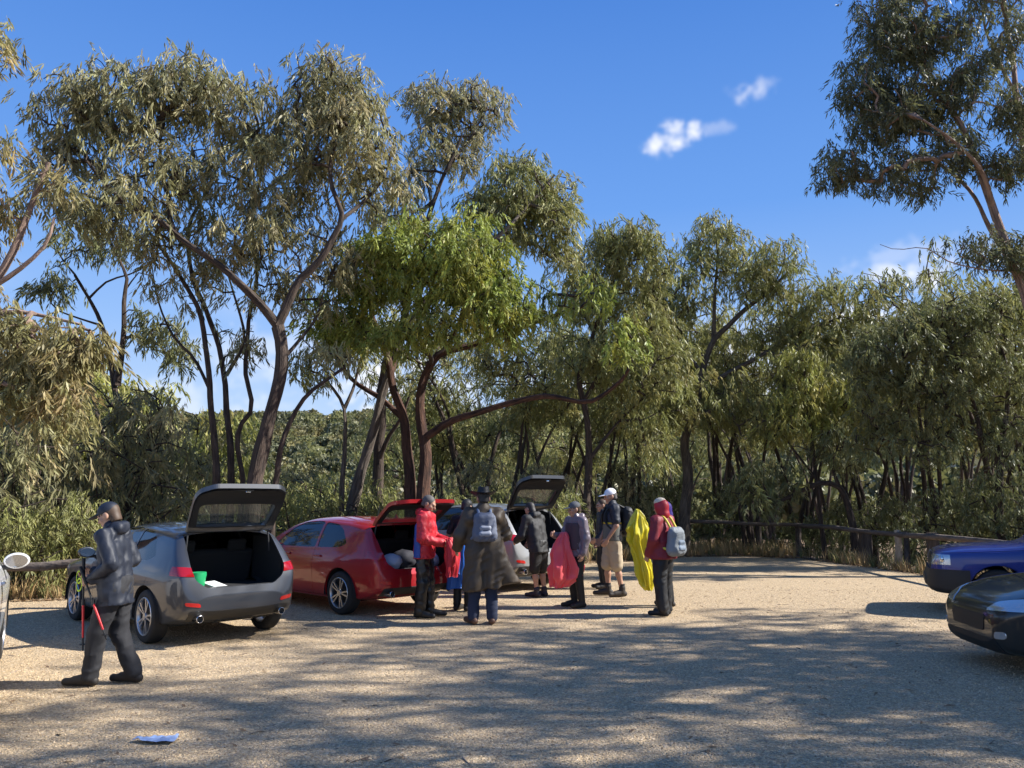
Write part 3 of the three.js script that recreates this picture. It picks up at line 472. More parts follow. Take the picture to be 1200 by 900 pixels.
// ---------------------------------------------------------------- log rail fence
function beam(a, b, r0, r1, seed) { const pts = []; for (let i = 0; i <= 10; i++) { const t = i / 10; pts.push(a.clone().lerp(b, t).add(V(0, 0.035 * noise3(t * 3, seed, 2) * Math.sin(t * 3.14), 0.03 * noise3(t * 3, seed, 9)))); }
  const n = pts.length; const ends = [pts[0].clone().addScaledVector(a.clone().sub(b).normalize(), 0.004), ...pts, pts[n - 1].clone().addScaledVector(b.clone().sub(a).normalize(), 0.004)]; const rr = [0.001]; for (let i = 0; i < n; i++) rr.push(lerp(r0, r1, i / (n - 1))); rr.push(0.001);
  return new Acc().tube(ends, rr, 10, 0.22, seed).geometry(); }
const oldTimber = barkTexture([.035, .027, .022], [.16, .125, .10], 31), newTimber = barkTexture([.20, .15, .10], [.48, .40, .30], 33);
function fence(label, posts, rails) {
  const g = thing('log_fence', label, 'fence', [0, 0, 0]);
  const foot = posts.map(([px, py, h, r, fresh, square], i) => {
    const f = onGround(px, py);
    if (!i) g.position.copy(f);
    const b = f.clone().sub(g.position);
    const m = part('post', square ? new RoundedBoxGeometry(r * 2.3, h + 0.15, r * 1.5, 2, 0.02).translate(b.x, (h - 0.15) / 2, b.z) : beam(V(b.x, -0.15, b.z), V(b.x + 0.02, h, b.z), r, r * 0.92, i + 3), fresh ? newTimber : oldTimber, g);
    return f;
  });
  for (const [i, j, ya, yb, fwd, r] of rails) {
    const a = foot[i].clone().sub(g.position), b = foot[j].clone().sub(g.position), d = b.clone().sub(a).normalize(); a.addScaledVector(d, -0.15); b.addScaledVector(d, 0.12); a.y = ya; b.y = yb; a.z += fwd; b.z += fwd;
    part('rail', beam(a, b, r, r * 0.85, i * 5 + 1), oldTimber, g);
  }
}
fence('dark weathered log rail fence with one pale new post along the woodland edge', [
  [803, 649, 1.0, .085], [890, 648, .95, .08], [936, 652, .92, .085], [1016, 661, .86, .12, false, true], [1054, 668, .93, .085, true], [1063, 660, .82, .08], [1096, 675, .93, .10, false, true], [1215, 699, .95, .09]],
  [[0, 2, 1.0, .90, .1, .06], [2, 4, .90, .83, .1, .065], [4, 7, .83, .86, .11, .068]]);
fence('low dark log rail fence behind the white car', [[-110, 716, .7, .09], [-20, 715, .7, .09], [86, 713, .72, .1]], [[0, 1, .66, .66, .1, .075], [1, 2, .64, .70, .1, .075]]);
{ // a crumpled scrap
  const p = onGround(181, 870), g = new THREE.PlaneGeometry(.3, .17, 14, 8), a = g.attributes.position;
  for (let i = 0; i < a.count; i++) { let x = a.getX(i), y = a.getY(i); const cut = smooth(-.15, .05, x); y = y * (.25 + .75 * cut) + .012 * noise3(x * 22, y * 22, 1); a.setXYZ(i, x + .012 * noise3(y * 30, x * 20, 7), y, .012 + .02 * Math.abs(noise3(x * 17, y * 21, 4)) + .012 * noise3(x * 40, y * 40, 2)); }
  g.rotateX(-Math.PI / 2); g.rotateY(.1); g.computeVertexNormals(); g.translate(p.x, 0.008, p.z);
  single('plastic_scrap', 'small pale blue crumpled scrap lying on the shaded gravel', 'scrap', g, mat(.25, .34, .55, .35));
}
// ---------------------------------------------------------------- cars. Own axes: x forward from the rear bumper, y up, z to the car's right
const csg = new Evaluator(); csg.attributes = ['position', 'normal']; csg.useGroups = false;
const brush = (g) => { for (const k of Object.keys(g.attributes)) if (k !== 'position' && k !== 'normal') g.deleteAttribute(k); g.clearGroups?.(); const b = new Brush(g); b.updateMatrixWorld(); return b; };
const cut = (a, ...bs) => bs.reduce((x, b) => csg.evaluate(x, b, SUBTRACTION), a);
const common = (a, b) => csg.evaluate(a, b, INTERSECTION);
function prismSide(pts, z0 = -1.3, z1 = 1.3) { const s = new THREE.Shape(pts.map(([x, y]) => new THREE.Vector2(x, y))); const g = new THREE.ExtrudeGeometry(s, { depth: z1 - z0, bevelEnabled: false, curveSegments: 8 }); g.translate(0, 0, z0); return brush(g); }
function prismEnd(pts, x0, x1) { // outline in (z, y) as seen along the car
  const s = new THREE.Shape(pts.map(([z, y]) => new THREE.Vector2(z, y))); const g = new THREE.ExtrudeGeometry(s, { depth: x1 - x0, bevelEnabled: false, curveSegments: 8 });
  g.applyMatrix4(new THREE.Matrix4().set(0, 0, 1, x0, 0, 1, 0, 0, -1, 0, 0, 0, 0, 0, 0, 1)); return brush(g); }   // (a, b, depth) -> x = depth, y = b, z = -a
const mirrorZ = (pts) => pts.map(([z, y]) => [-z, y]);
function rounded(pts, r = 0.04, n = 4) { // rounds the corners of an outline
  const out = [], N = pts.length;
  for (let i = 0; i < N; i++) { const [ax, ay] = pts[(i + N - 1) % N], [bx, by] = pts[i], [cx, cy] = pts[(i + 1) % N], la = Math.hypot(ax - bx, ay - by), lc = Math.hypot(cx - bx, cy - by), ra = Math.min(r, la * .45) / la, rc = Math.min(r, lc * .45) / lc;
    for (let k = 0; k <= n; k++) { const t = k / n, px = bx + (ax - bx) * ra, py = by + (ay - by) * ra, qx = bx + (cx - bx) * rc, qy = by + (cy - by) * rc; out.push([(1 - t) * (1 - t) * px + 2 * t * (1 - t) * bx + t * t * qx, (1 - t) * (1 - t) * py + 2 * t * (1 - t) * by + t * t * qy]); } }
  return out;
}
function smoothTable(tb, x) { // monotone-ish smooth interpolation
  const n = tb.length; if (x <= tb[0][0]) return tb[0][1]; if (x >= tb[n - 1][0]) return tb[n - 1][1];
  let i = 1; while (x > tb[i][0]) i++;
  const [x0, y0] = tb[i - 1], [x1, y1] = tb[i], h = x1 - x0, t = (x - x0) / h, d = (y1 - y0) / h;
  const dl = i > 1 ? (y0 - tb[i - 2][1]) / (x0 - tb[i - 2][0]) : d, dr = i < n - 1 ? (tb[i + 1][1] - y1) / (tb[i + 1][0] - x1) : d;
  const m0 = dl * d <= 0 ? 0 : 2 / (1 / dl + 1 / d), m1 = dr * d <= 0 ? 0 : 2 / (1 / dr + 1 / d);
  const t2 = t * t, t3 = t2 * t; return (2 * t3 - 3 * t2 + 1) * y0 + (t3 - 2 * t2 + t) * h * m0 + (-2 * t3 + 3 * t2) * y1 + (t3 - t2) * h * m1;
}
const loftCache = new Map();
function carLoft(c, offset) { const key = c.name + offset; if (!loftCache.has(key)) loftCache.set(key, makeLoft(c, offset)); return loftCache.get(key); }
function makeLoft(c, offset) { // closed skin of the car body, moved along its normals
  const xs = c.stations, half = 22, P = [], ix = [], ring = half * 2 - 2;
  for (const x of xs) {
    const top = smoothTable(c.top, x), yb = smoothTable(c.bottom, x), plan = smoothTable(c.plan, x), r = clamp((top - yb) * 0.4, 0.05, c.roofRound ?? 0.13), rb = Math.min(0.07, (top - yb) * 0.25), line = [];
    for (let k = 0; k < half; k++) {
      let y, f = 1; const u = k / (half - 1);
      if (u < 0.2) { const a = u / 0.2 * Math.PI / 2; y = yb + rb * (1 - Math.cos(a)); f = Math.pow(Math.sin(a), 0.55); }
      else if (u < 0.66) y = lerp(yb + rb, top - r, (u - 0.2) / 0.46);
      else { const a = (u - 0.66) / 0.34 * Math.PI / 2; y = top - r + r * Math.pow(Math.sin(a), 0.85); f = Math.pow(Math.max(0, Math.cos(a)), 0.62); }
      if (k === half - 1) f = 0; if (k === 0) f = 0;
      line.push([plan * smoothTable(c.side, y) * f, y]);
    }
    for (const [z, y] of line) P.push(x, y, z);
    for (let k = half - 2; k > 0; k--) P.push(x, line[k][1], -line[k][0]);
  }
  const n = xs.length;
  for (let i = 0; i < n - 1; i++) for (let k = 0; k < ring; k++) { const a = i * ring + k, b = i * ring + (k + 1) % ring; ix.push(a, b, a + ring, b, b + ring, a + ring); }
  for (const [i, flip] of [[0, false], [n - 1, true]]) { let cx = xs[i], cy = 0; for (let k = 0; k < ring; k++) cy += P[(i * ring + k) * 3 + 1] / ring; const m = P.length / 3; P.push(cx, cy, 0); for (let k = 0; k < ring; k++) { const a = i * ring + k, b = i * ring + (k + 1) % ring; flip ? ix.push(a, b, m) : ix.push(b, a, m); } }
  const g = new THREE.BufferGeometry(); g.setAttribute('position', new THREE.Float32BufferAttribute(P, 3)); g.setIndex(ix); g.computeVertexNormals();
  // outward?
  const nr = g.attributes.normal; { const q = Math.floor(n / 2) * ring + Math.floor(half / 2); if (nr.getZ(q) < 0) { const a = g.index.array; for (let i = 0; i < a.length; i += 3) { const t = a[i]; a[i] = a[i + 1]; a[i + 1] = t; } g.computeVertexNormals(); } }
  if (offset) { const p = g.attributes.position, m = g.attributes.normal; for (let i = 0; i < p.count; i++) p.setXYZ(i, p.getX(i) + m.getX(i) * offset, p.getY(i) + m.getY(i) * offset, p.getZ(i) + m.getZ(i) * offset); }
  return brush(g);
}
function stationsOf(L) { const xs = []; for (let i = 0; i <= 26; i++) xs.push(0.62 * Math.pow(i / 26, 1.5)); for (let i = 1; i <= 46; i++) xs.push(lerp(0.62, L - 0.5, i / 46)); for (let i = 1; i <= 16; i++) xs.push(L - 0.5 * Math.pow(1 - i / 16, 1.6)); return xs; }
const carMats = {
  smoke: mat(.12, .12, .125, .25, { metalness: .8 }), clearGlass: mat(.55, .60, .58, .03, { transmission: .92 }), glass: mat(.02, .025, .027, .04, { specularIntensity: 1, metalness: 0, transmission: 0.62, clearcoat: 1, clearcoatRoughness: 0.02 }), tyre: mat(.018, .018, .018, .85), rim: mat(.55, .55, .56, .28, { metalness: 0.9 }), dark: mat(.012, .012, .013, .55), black: mat(.02, .02, .021, .6), lining: mat(.016, .016, .017, .95), chrome: mat(.7, .7, .7, .12, { metalness: 1 }),
  tail: mat(.30, .006, .010, .10, { clearcoat: 1, clearcoatRoughness: 0.05 }), lamp: mat(.52, .54, .56, .2, { clearcoat: 1, clearcoatRoughness: .03, metalness: 0.7 }), amber: mat(.6, .2, .03, .2, { clearcoat: 1 }), reflector: mat(.5, .02, .015, .2, { clearcoat: 1 }), mirror: mat(.4, .42, .45, .03, { metalness: 1 }),
};
const paint = (r, g, b, metal = 0.35) => mat(r, g, b, .42, { metalness: metal, clearcoat: 1, clearcoatRoughness: 0.06 });
function wheelGeometries(R, width, spokes) {
  const tyre = new THREE.LatheGeometry([[R * .70, -width / 2 + .012], [R * .78, -width / 2], [R * .93, -width / 2 + .006], [R * .985, -width / 2 + .03], [R, -width * .2], [R, width * .2], [R * .985, width / 2 - .03], [R * .93, width / 2 - .006], [R * .78, width / 2], [R * .70, width / 2 - .012]].map(([a, b]) => new THREE.Vector2(a, b)), 40); tyre.rotateX(Math.PI / 2);
  const rim = [new THREE.LatheGeometry([[R * .62, -width / 2 + .03], [R * .71, -width / 2 + .012], [R * .72, 0], [R * .72, width / 2 - .012], [R * .70, width / 2 + .001], [R * .665, width / 2 - .004], [R * .64, width / 2 - .05]].map(([a, b]) => new THREE.Vector2(a, b)), 40).rotateX(Math.PI / 2)];
  for (let k = 0; k < spokes; k++) { const a = (Math.floor(k / 2) / (spokes / 2)) * 6.283 + (k % 2 ? 0.17 : -0.17), g = new THREE.BoxGeometry(R * .60, R * .075, .022); const p = g.attributes.position; for (let i = 0; i < p.count; i++) if (p.getX(i) < 0) { p.setY(i, p.getY(i) * 0.7); p.setZ(i, p.getZ(i) - 0.012); } g.translate(R * .37, 0, width / 2 - .018); g.rotateZ(a); rim.push(g); }
  rim.push(new THREE.CylinderGeometry(R * .13, R * .15, .03, 20).rotateX(Math.PI / 2).translate(0, 0, width / 2 - .022));
  const disc = new THREE.CylinderGeometry(R * .48, R * .48, .02, 28).rotateX(Math.PI / 2).translate(0, 0, -.01);
  for (const g of rim) for (const k of Object.keys(g.attributes)) if (k !== 'position' && k !== 'normal') g.deleteAttribute(k);
  return { tyre, rim: mergeGeometries(rim.map((g) => g.index ? g.toNonIndexed() : g)), disc };
}
function buildCar(c, label, color, category, position, turn) {
  const o = thing(c.name, label, category, position, turn), M = { ...carMats, body: color };
  c.stations = stationsOf(c.length);
  const outer = carLoft(c, 0), inner = carLoft(c, -0.03), shell = cut(outer, inner);
  const thins = new Map(), thin = (a, b) => { const k = a + '/' + b; if (!thins.has(k)) thins.set(k, cut(carLoft(c, a), carLoft(c, b))); return thins.get(k); };
  const axles = [c.rearAxle, c.frontAxle], R = c.wheelR, wells = [];
  for (const ax of axles) for (const s of [-1, 1]) { const g = new THREE.CylinderGeometry(R + .045, R + .045, .62, 40); g.rotateX(Math.PI / 2); g.translate(ax, R + .01, s * (c.halfTrack + .12)); wells.push(brush(g)); }
  const windows = c.windows.map((w) => prismSide(rounded(w, .05))), screen = prismEnd(rounded(c.screen, .06), c.screenX[0], c.screenX[1]);
  const slits = (c.slits ?? []).map((pts) => prismSide(pts));
  let body = cut(shell, ...windows, screen, ...wells, ...slits);
  const pane = thin(-.006, -.011);
  windows.forEach((w, i) => part('side_window', common(pane, w).geometry, M.glass, o));
  part('windscreen', common(pane, screen).geometry, M.glass, o);
  if (c.hatch) {
    const h = prismEnd(rounded(c.hatch.outline, .05), -.4, c.hatch.depth), gap = prismEnd(rounded(c.hatch.gap, .05), -.4, c.hatch.depth + .006);
    const rear = prismEnd(rounded(c.hatch.window, .06), -.3, c.hatch.depth - .05);
    const panelShell = cut(carLoft(c, 0), carLoft(c, -0.055));
    body = cut(body, gap);
    const hinge = V(c.hatch.depth - .02, c.hatch.hingeY, 0);
    const tail = part('tailgate', cut(common(panelShell, h), rear).geometry.translate(-hinge.x, -hinge.y, 0), M.body, o); tail.position.copy(hinge); tail.rotation.z = -c.hatch.open;
    part('rear_window', common(thin(-.004, -.010), rear).geometry.translate(-hinge.x, -hinge.y, 0), M.clearGlass, tail);
    part('inner_trim', cut(common(cut(carLoft(c, -.0555), carLoft(c, -.075)), prismEnd(rounded(c.hatch.outline.map(([z, y]) => [z * .985, y < .75 ? y + .015 : y]), .05), -.4, c.hatch.depth - .04)), rear).geometry.translate(-hinge.x, -hinge.y, 0), M.lining, tail);
    const brake = prismEnd([[-.14, c.hatch.hingeY - .035], [.14, c.hatch.hingeY - .035], [.14, c.hatch.hingeY - .005], [-.14, c.hatch.hingeY - .005]], .1, .40);
    part('brake_light', new RoundedBoxGeometry(.03, .02, .26, 2, .008).translate(c.hatch.brakeX - hinge.x, c.hatch.brakeY - hinge.y, 0), M.tail, tail);
    part('latch', new RoundedBoxGeometry(.03, .05, .07, 2, .008).translate(.115 - hinge.x, c.hatch.outline[0][1] + .055 - hinge.y, 0), M.chrome, tail);
    struts(o, c);
  }
  part('body', body.geometry, M.body, o);
  for (const l of c.lamps ?? []) { const [name, pts, x0, x1, m, a = .006, sides = [1, -1]] = l; for (const s of sides) { const q = prismEnd(s > 0 ? rounded(pts, .03) : rounded(mirrorZ(pts).reverse(), .03), x0, x1); let lampShape = common(thin(a, -.012), q); if (c.hatch) lampShape = cut(lampShape, prismEnd(rounded(c.hatch.gap, .05), -.4, c.hatch.depth + .006)); part(name, lampShape.geometry, M[m], o); } }
  for (const [x, y, r] of c.bowls ?? []) for (const s of [-1, 1]) { const z = smoothTable(c.plan, x) * smoothTable(c.side, y) - .012; part('lamp_bowl', new THREE.SphereGeometry(r, 20, 14).scale(.5, .8, .45).rotateY(s * -.5).translate(x, y, s * z), M.chrome, o); }
  // wheels
  const wg = wheelGeometries(R, .21, 10);
  for (const ax of axles) for (const s of [-1, 1]) {
    const w = new THREE.Group(); w.name = 'wheel'; w.position.set(ax, R, s * c.halfTrack); if (s < 0) w.rotation.y = Math.PI; if (ax === c.frontAxle) w.rotation.y += c.steer ?? 0; o.add(w);
    part('tyre', wg.tyre, M.tyre, w); part('rim', wg.rim, M.rim, w); part('brake_disc', wg.disc, M.dark, w);
    const liner = new THREE.CylinderGeometry(R + .05, R + .05, .34, 28, 1, true, 0, Math.PI * 1.1); liner.rotateX(Math.PI / 2); liner.rotateZ(Math.PI * .45); liner.translate(ax, R + .01, s * (c.halfTrack - .06)); part('wheel_arch_liner', liner, M.lining, o);
  }
  part('underbody', new RoundedBoxGeometry(c.length - 1.1, .08, 1.3, 2, .03).translate(c.length / 2 + .1, .23, 0), M.dark, o);
  // cabin
  part('cabin_floor', new RoundedBoxGeometry(c.frontAxle - c.rearAxle + .6, .06, 1.4, 2, .02).translate((c.frontAxle + c.rearAxle) / 2 + .1, .38, 0), M.lining, o);
  part('dashboard', new RoundedBoxGeometry(.5, .32, 1.36, 3, .1).translate(c.dashX, c.dashY, 0), M.lining, o);
  for (const s of [-1, 1]) { const seat = part('front_seat', new RoundedBoxGeometry(.14, .66, .5, 3, .06).rotateZ(.22).translate(c.seatX, .82, s * .36), M.lining, o); part('headrest', new RoundedBoxGeometry(.09, .18, .27, 3, .04).rotateZ(.22).translate(c.seatX - .14, 1.22, s * .36), M.lining, seat); }
  const back = part('rear_seat', new RoundedBoxGeometry(.14, .62, 1.26, 3, .06).rotateZ(.3).translate(c.rearSeatX, .80, 0), M.lining, o); for (const s of [-1, 1]) part('headrest', new RoundedBoxGeometry(.08, .16, .26, 3, .04).rotateZ(.3).translate(c.rearSeatX - .15, 1.15, s * .36), M.lining, back);
  if (c.hatch) {
    part('boot_floor', new RoundedBoxGeometry(.96, .04, 1.24, 2, .01).translate(.56, c.hatch.floor, 0), M.lining, o);
    for (const s of [-1, 1]) part('boot_side', common(brush(new THREE.BoxGeometry(.80, .66, .06).translate(.60, c.hatch.floor + .30, s * .66)), carLoft(c, -.045)).geometry, M.lining, o);
    part('boot_sill', new RoundedBoxGeometry(.05, .05, 1.0, 2, .015).translate(.13, c.hatch.floor + .03, 0), M.black, o);
    if (!c.hatch.openThrough) part('parcel_shelf', new RoundedBoxGeometry(.5, .025, 1.06, 2, .01).rotateZ(.1).translate(.80, 1.02, 0), M.lining, o);
  }
  for (const s of [-1, 1]) { // door mirrors, handles
    const mg = new THREE.SphereGeometry(1, 22, 16); mg.scale(.085, .075, .115); { const p = mg.attributes.position; for (let i = 0; i < p.count; i++) if (p.getX(i) < -.03) p.setX(i, -.03 + (p.getX(i) + .03) * .12); } mg.computeVertexNormals();
    const mir = part('door_mirror', mg.translate(c.mirror[0], c.mirror[1], s * c.mirror[2]), M.body, o);
    part('mirror_glass', new THREE.CylinderGeometry(1, 1, .006, 24).rotateZ(Math.PI / 2).scale(1, .058, .096).translate(c.mirror[0] - .043, c.mirror[1], s * c.mirror[2]), M.mirror, mir);
    part('mirror_stalk', new RoundedBoxGeometry(.07, .04, .18, 2, .015).translate(c.mirror[0] + .01, c.mirror[1] - .06, s * (c.mirror[2] - .12)), M.black, mir);
    for (const hx of c.handles) part('door_handle', new RoundedBoxGeometry(.19, .032, .035, 3, .014).translate(hx, c.handleY, s * c.handleZ), c.chromeHandles ? M.chrome : M.body, o);
  }
  if (c.exhaust) for (const z of c.exhaust) { const e = new THREE.LatheGeometry([[.036, -.1], [.036, .06], [.043, .065], [.045, .05], [.045, -.1]].map(([a, b]) => new THREE.Vector2(a, b)), 24); e.rotateZ(Math.PI / 2); part('exhaust_tip', e.translate(.03, .345, z), M.chrome, o); part('exhaust_bore', new THREE.CircleGeometry(.036, 20).rotateY(-Math.PI / 2).translate(.02, .345, z), M.dark, o); }
  if (c.antenna) part('antenna', new THREE.ConeGeometry(.03, .08, 10).scale(2.2, 1, .7).translate(.62, 1.47, 0), M.body, o);
  return o;
}
function struts(o, c) {
  const hinge = V(c.hatch.depth - .02, c.hatch.hingeY, 0);
  for (const s of [-1, 1]) { const a = V(.42, 1.08, s * .57), b = V(-.30, -.10, s * .52).applyAxisAngle(V(0, 0, 1), -c.hatch.open).add(hinge); b.z = s * .52; part('gas_strut', new Acc().tube([a, a.clone().lerp(b, .5), a.clone().lerp(b, .501), b], [.012, .012, .006, .006], 8).geometry(), carMats.black, o); }
}
function sameCar(first, c, label, color, position, turn, open) { // another car of the same make in another paint
  const o = first.clone(); o.name = numbered(c.name); o.userData = { label, category: 'car' }; scene.add(o); o.position.copy(position); o.rotation.set(0, turn, 0);
  for (const k of o.children.filter((k) => k.name === 'gas_strut')) o.remove(k);
  let from; first.traverse((k) => { if (k.name === 'body') from = k.material; }); o.traverse((k) => { if (k.material === from) k.material = color; if (k.name === 'tailgate') k.rotation.z = -open; });
  if (open) struts(o, { ...c, hatch: { ...c.hatch, open } }); return o;
}
const hatchback = (extra = {}) => ({
  name: 'hatchback_car', length: 4.46, rearAxle: .84, frontAxle: 3.54, halfTrack: .775, wheelR: .325, roofRound: .13, screenX: [2.1, 3.4], dashX: 3.0, dashY: .86, seatX: 2.15, rearSeatX: 1.08, mirror: [2.82, 1.02, .97], handles: [1.42, 2.3], handleY: .86, handleZ: .898, exhaust: [-.54, .54], antenna: true, 
  top: [[0, .60], [.02, .68], [.045, .78], [.075, .90], [.12, .985], [.20, 1.08], [.30, 1.19], [.40, 1.30], [.48, 1.365], [.62, 1.395], [1.0, 1.435], [1.6, 1.455], [2.05, 1.44], [2.45, 1.37], [2.9, 1.17], [3.2, 1.01], [3.4, .965], [3.9, .89], [4.15, .815], [4.32, .745], [4.41, .68], [4.45, .61], [4.46, .54]],
  bottom: [[0, .42], [.05, .36], [.2, .28], [.5, .21], [1, .18], [3.6, .18], [4.2, .19], [4.38, .215], [4.46, .31]],
  plan: [[0, .56], [.02, .66], [.06, .735], [.15, .79], [.35, .845], [.7, .885], [1.2, .9], [2.6, .9], [3.5, .895], [3.9, .87], [4.2, .80], [4.35, .71], [4.43, .60], [4.46, .50]],
  side: [[.15, .90], [.3, .955], [.5, .985], [.68, 1], [.82, .995], [.92, .965], [.98, .93], [1.12, .865], [1.3, .765], [1.46, .66]],
  windows: [[[.78, 1.06], [.95, 1.0], [1.52, .985], [1.54, 1.37], [1.2, 1.345], [1.0, 1.27]], [[1.58, .983], [2.78, .965], [2.72, 1.03], [2.42, 1.25], [2.16, 1.36], [1.8, 1.385], [1.60, 1.375]]],
  slits: [[[1.555, .24], [1.561, .24], [1.561, .98], [1.555, .98]], [[2.70, .30], [2.706, .30], [2.806, .96], [2.80, .96]], [[.80, .80], [.806, .80], [1.12, .36], [1.114, .36]], [[1.12, .262], [2.70, .262], [2.70, .268], [1.12, .268]]],
  screen: [[-.60, 1.03], [.60, 1.03], [.50, 1.36], [-.50, 1.36]],
  hatch: { depth: .50, hingeY: 1.36, open: 1.80, floor: .64, openThrough: true, brakeX: .425, brakeY: 1.31, outline: [[-.44, .70], [.44, .70], [.575, .80], [.615, .93], [.60, 1.10], [.54, 1.7], [-.54, 1.7], [-.60, 1.10], [-.615, .93], [-.575, .80]], gap: [[-.445, .695], [.445, .695], [.585, .795], [.625, .93], [.61, 1.10], [.55, 1.7], [-.55, 1.7], [-.61, 1.10], [-.625, .93], [-.585, .795]], window: [[-.53, .985], [.53, .985], [.47, 1.29], [-.47, 1.29]] },
  lamps: [['tail_light', [[.50, .83], [.95, .86], [.95, .965], [.72, .955], [.50, .93]], -.2, .27, 'tail', .007], ['lower_bumper', [[-.64, .30], [.64, .30], [.66, .43], [-.66, .43]], -.2, .22, 'black', .005, [1]], ['reflector', [[.52, .475], [.70, .50], [.71, .545], [.54, .525]], -.2, .3, 'reflector', .008],
    ['headlight', [[.44, .66], [.95, .72], [.95, .80], [.46, .745]], 3.85, 4.6, 'lamp', .006], ['grille', [[-.42, .42], [.42, .42], [.50, .62], [-.50, .62]], 4.25, 4.6, 'dark', .005, [1]], ['front_lower_grille', [[-.6, .22], [.6, .22], [.52, .36], [-.52, .36]], 4.2, 4.6, 'black', .005, [1]]],
  ...extra,
});
function parkCar(wheelPixel, turn, c, scaleY = 1) { // where the rear left wheel meets the ground
  const f = onGround(...wheelPixel), off = V(c.rearAxle, 0, -c.halfTrack - .1).applyAxisAngle(V(0, 1, 0), turn); return f.sub(off).setY(0.006);
}
const TURN = Math.PI - 0.79;
const hatchKind = hatchback(), greyCar = buildCar(hatchKind, 'dark grey hatchback with its tailgate raised over an empty boot', paint(.052, .056, .066, .5), 'car', parkCar([159, 755], TURN, hatchKind), TURN); greyCar.scale.set(.94, .95, .94);
sameCar(greyCar, hatchKind, 'glossy red hatchback with its tailgate open and bags in the boot', paint(.36, .008, .014, .3), parkCar([394, 721], TURN + .02, hatchKind), TURN + .02, 1.46).scale.set(.98, .96, .98);
sameCar(greyCar, hatchKind, 'silver hatchback with a raised dark tailgate beside the person in black', paint(.26, .265, .27, .35), parkCar([562, 693], TURN - .02, hatchKind), TURN - .02, 1.76).scale.set(1, 1.09, 1);
scene.getObjectByName('hatchback_car_002').traverse((k) => { if (k.name === 'tailgate') k.material = paint(.012, .012, .013, .2); });
// cars on the right: nose to the left
const wagon = {
  ...hatchback(), name: 'wagon_car', bowls: [[4.24, .79, .07]], hatch: undefined, exhaust: undefined, antenna: false, wheelR: .335, roofRound: .12,
  top: [[0, .62], [.03, .8], [.08, 1.02], [.2, 1.3], [.35, 1.48], [.6, 1.55], [1.6, 1.59], [2.3, 1.56], [2.55, 1.48], [3.0, 1.15], [3.2, 1.04], [3.4, 1.02], [3.9, .99], [4.2, .945], [4.33, .90], [4.38, .82], [4.42, .60], [4.45, .52]],
  bottom: [[0, .45], [.1, .38], [.4, .28], [1, .24], [3.6, .24], [4.2, .27], [4.4, .33], [4.45, .40]],
  plan: [[0, .6], [.03, .7], [.1, .78], [.3, .83], [.8, .86], [3.6, .865], [4.0, .855], [4.2, .81], [4.32, .75], [4.40, .66], [4.45, .54]],
  side: [[.2, .92], [.35, .98], [.55, 1], [.80, .99], [.90, .97], [1.02, .93], [1.3, .84], [1.6, .72]],
  windows: [[[.5, 1.05], [1.4, 1.03], [1.42, 1.46], [.72, 1.44]], [[1.46, 1.03], [2.82, 1.01], [2.75, 1.08], [2.45, 1.38], [2.2, 1.47], [1.48, 1.47]]], screen: [[-.58, 1.1], [.58, 1.1], [.5, 1.48], [-.5, 1.48]], mirror: [2.85, 1.08, .95], handles: [1.3, 2.2], handleZ: .865,
  lamps: [['headlight', [[.46, .70], [.95, .72], [.95, .86], [.48, .86]], 4.14, 4.6, 'lamp', .007], ['bumper', [[-1, .30], [1, .30], [1, .645], [-1, .645]], 3.90, 4.6, 'black', .02, [1]], ['grille', [[-.42, .70], [.42, .70], [.44, .85], [-.44, .85]], 4.25, 4.6, 'dark', .006, [1]]],
  slits: [[[1.45, .3], [1.456, .3], [1.456, 1.03], [1.45, 1.03]], [[2.85, .3], [2.856, .3], [2.88, 1.0], [2.874, 1.0]], [[3.02, .955], [4.25, .875], [4.25, .881], [3.02, .961]]],
};
{
  const turn = Math.PI - .44, nose = onGround(1175, 725), f = V(wagon.frontAxle, 0, -wagon.halfTrack - .1).applyAxisAngle(V(0, 1, 0), turn), o = buildCar(wagon, 'bright blue wagon with a black front bumper parked by the fence', paint(.012, .028, .21, .3), 'car', nose.clone().sub(f).setY(.006), turn);
  const badge = part('side_repeater', new THREE.SphereGeometry(.032, 14, 10).scale(1.3, .8, .4).translate(3.12, .83, .868), carMats.lamp, o); const b2 = part('side_repeater', badge.geometry.clone().translate(0, 0, -1.736), carMats.lamp, o);
}
{
  const c = { ...hatchback(), name: 'sedan_car', bowls: [[4.08, .70, .055], [3.94, .725, .06]], hatch: undefined, exhaust: undefined };
  c.lamps = [['headlight', [[.36, .625], [.95, .67], [.95, .815], [.72, .785], [.44, .72]], 3.72, 4.6, 'lamp', .007], ['fog_lamp', [[.52, .37], [.64, .38], [.64, .45], [.53, .44]], 4.0, 4.6, 'lamp', .008], ['side_light', [[.84, .70], [.95, .71], [.95, .80], [.84, .785]], 3.70, 3.86, 'amber', .010], ['grille', [[-.33, .42], [.33, .42], [.36, .58], [-.36, .58]], 4.2, 4.6, 'dark', .006, [1]], ['front_lower_grille', [[-.6, .22], [.6, .22], [.52, .36], [-.52, .36]], 4.2, 4.6, 'dark', .006, [1]]];
  const turn = Math.PI - .10, nose = onGround(1318, 808), f = V(c.frontAxle, 0, -c.halfTrack - .1).applyAxisAngle(V(0, 1, 0), turn); buildCar(c, 'black sedan with a swept-back headlight in front of the blue wagon', paint(.008, .0085, .009, .2), 'car', nose.clone().sub(f).setY(.006), turn).scale.set(1, .97, 1);
}
{
  const turn = Math.PI / 2 + .50, m = onGround(-1, 790), f = V(2.8, 0, .9).applyAxisAngle(V(0, 1, 0), turn);
  sameCar(greyCar, hatchKind, 'white car showing only its flank and door mirror beside the low fence', paint(.72, .72, .72, 0), m.clone().sub(f).setY(.006), turn, 0).scale.set(1, 1.05, 1);
}
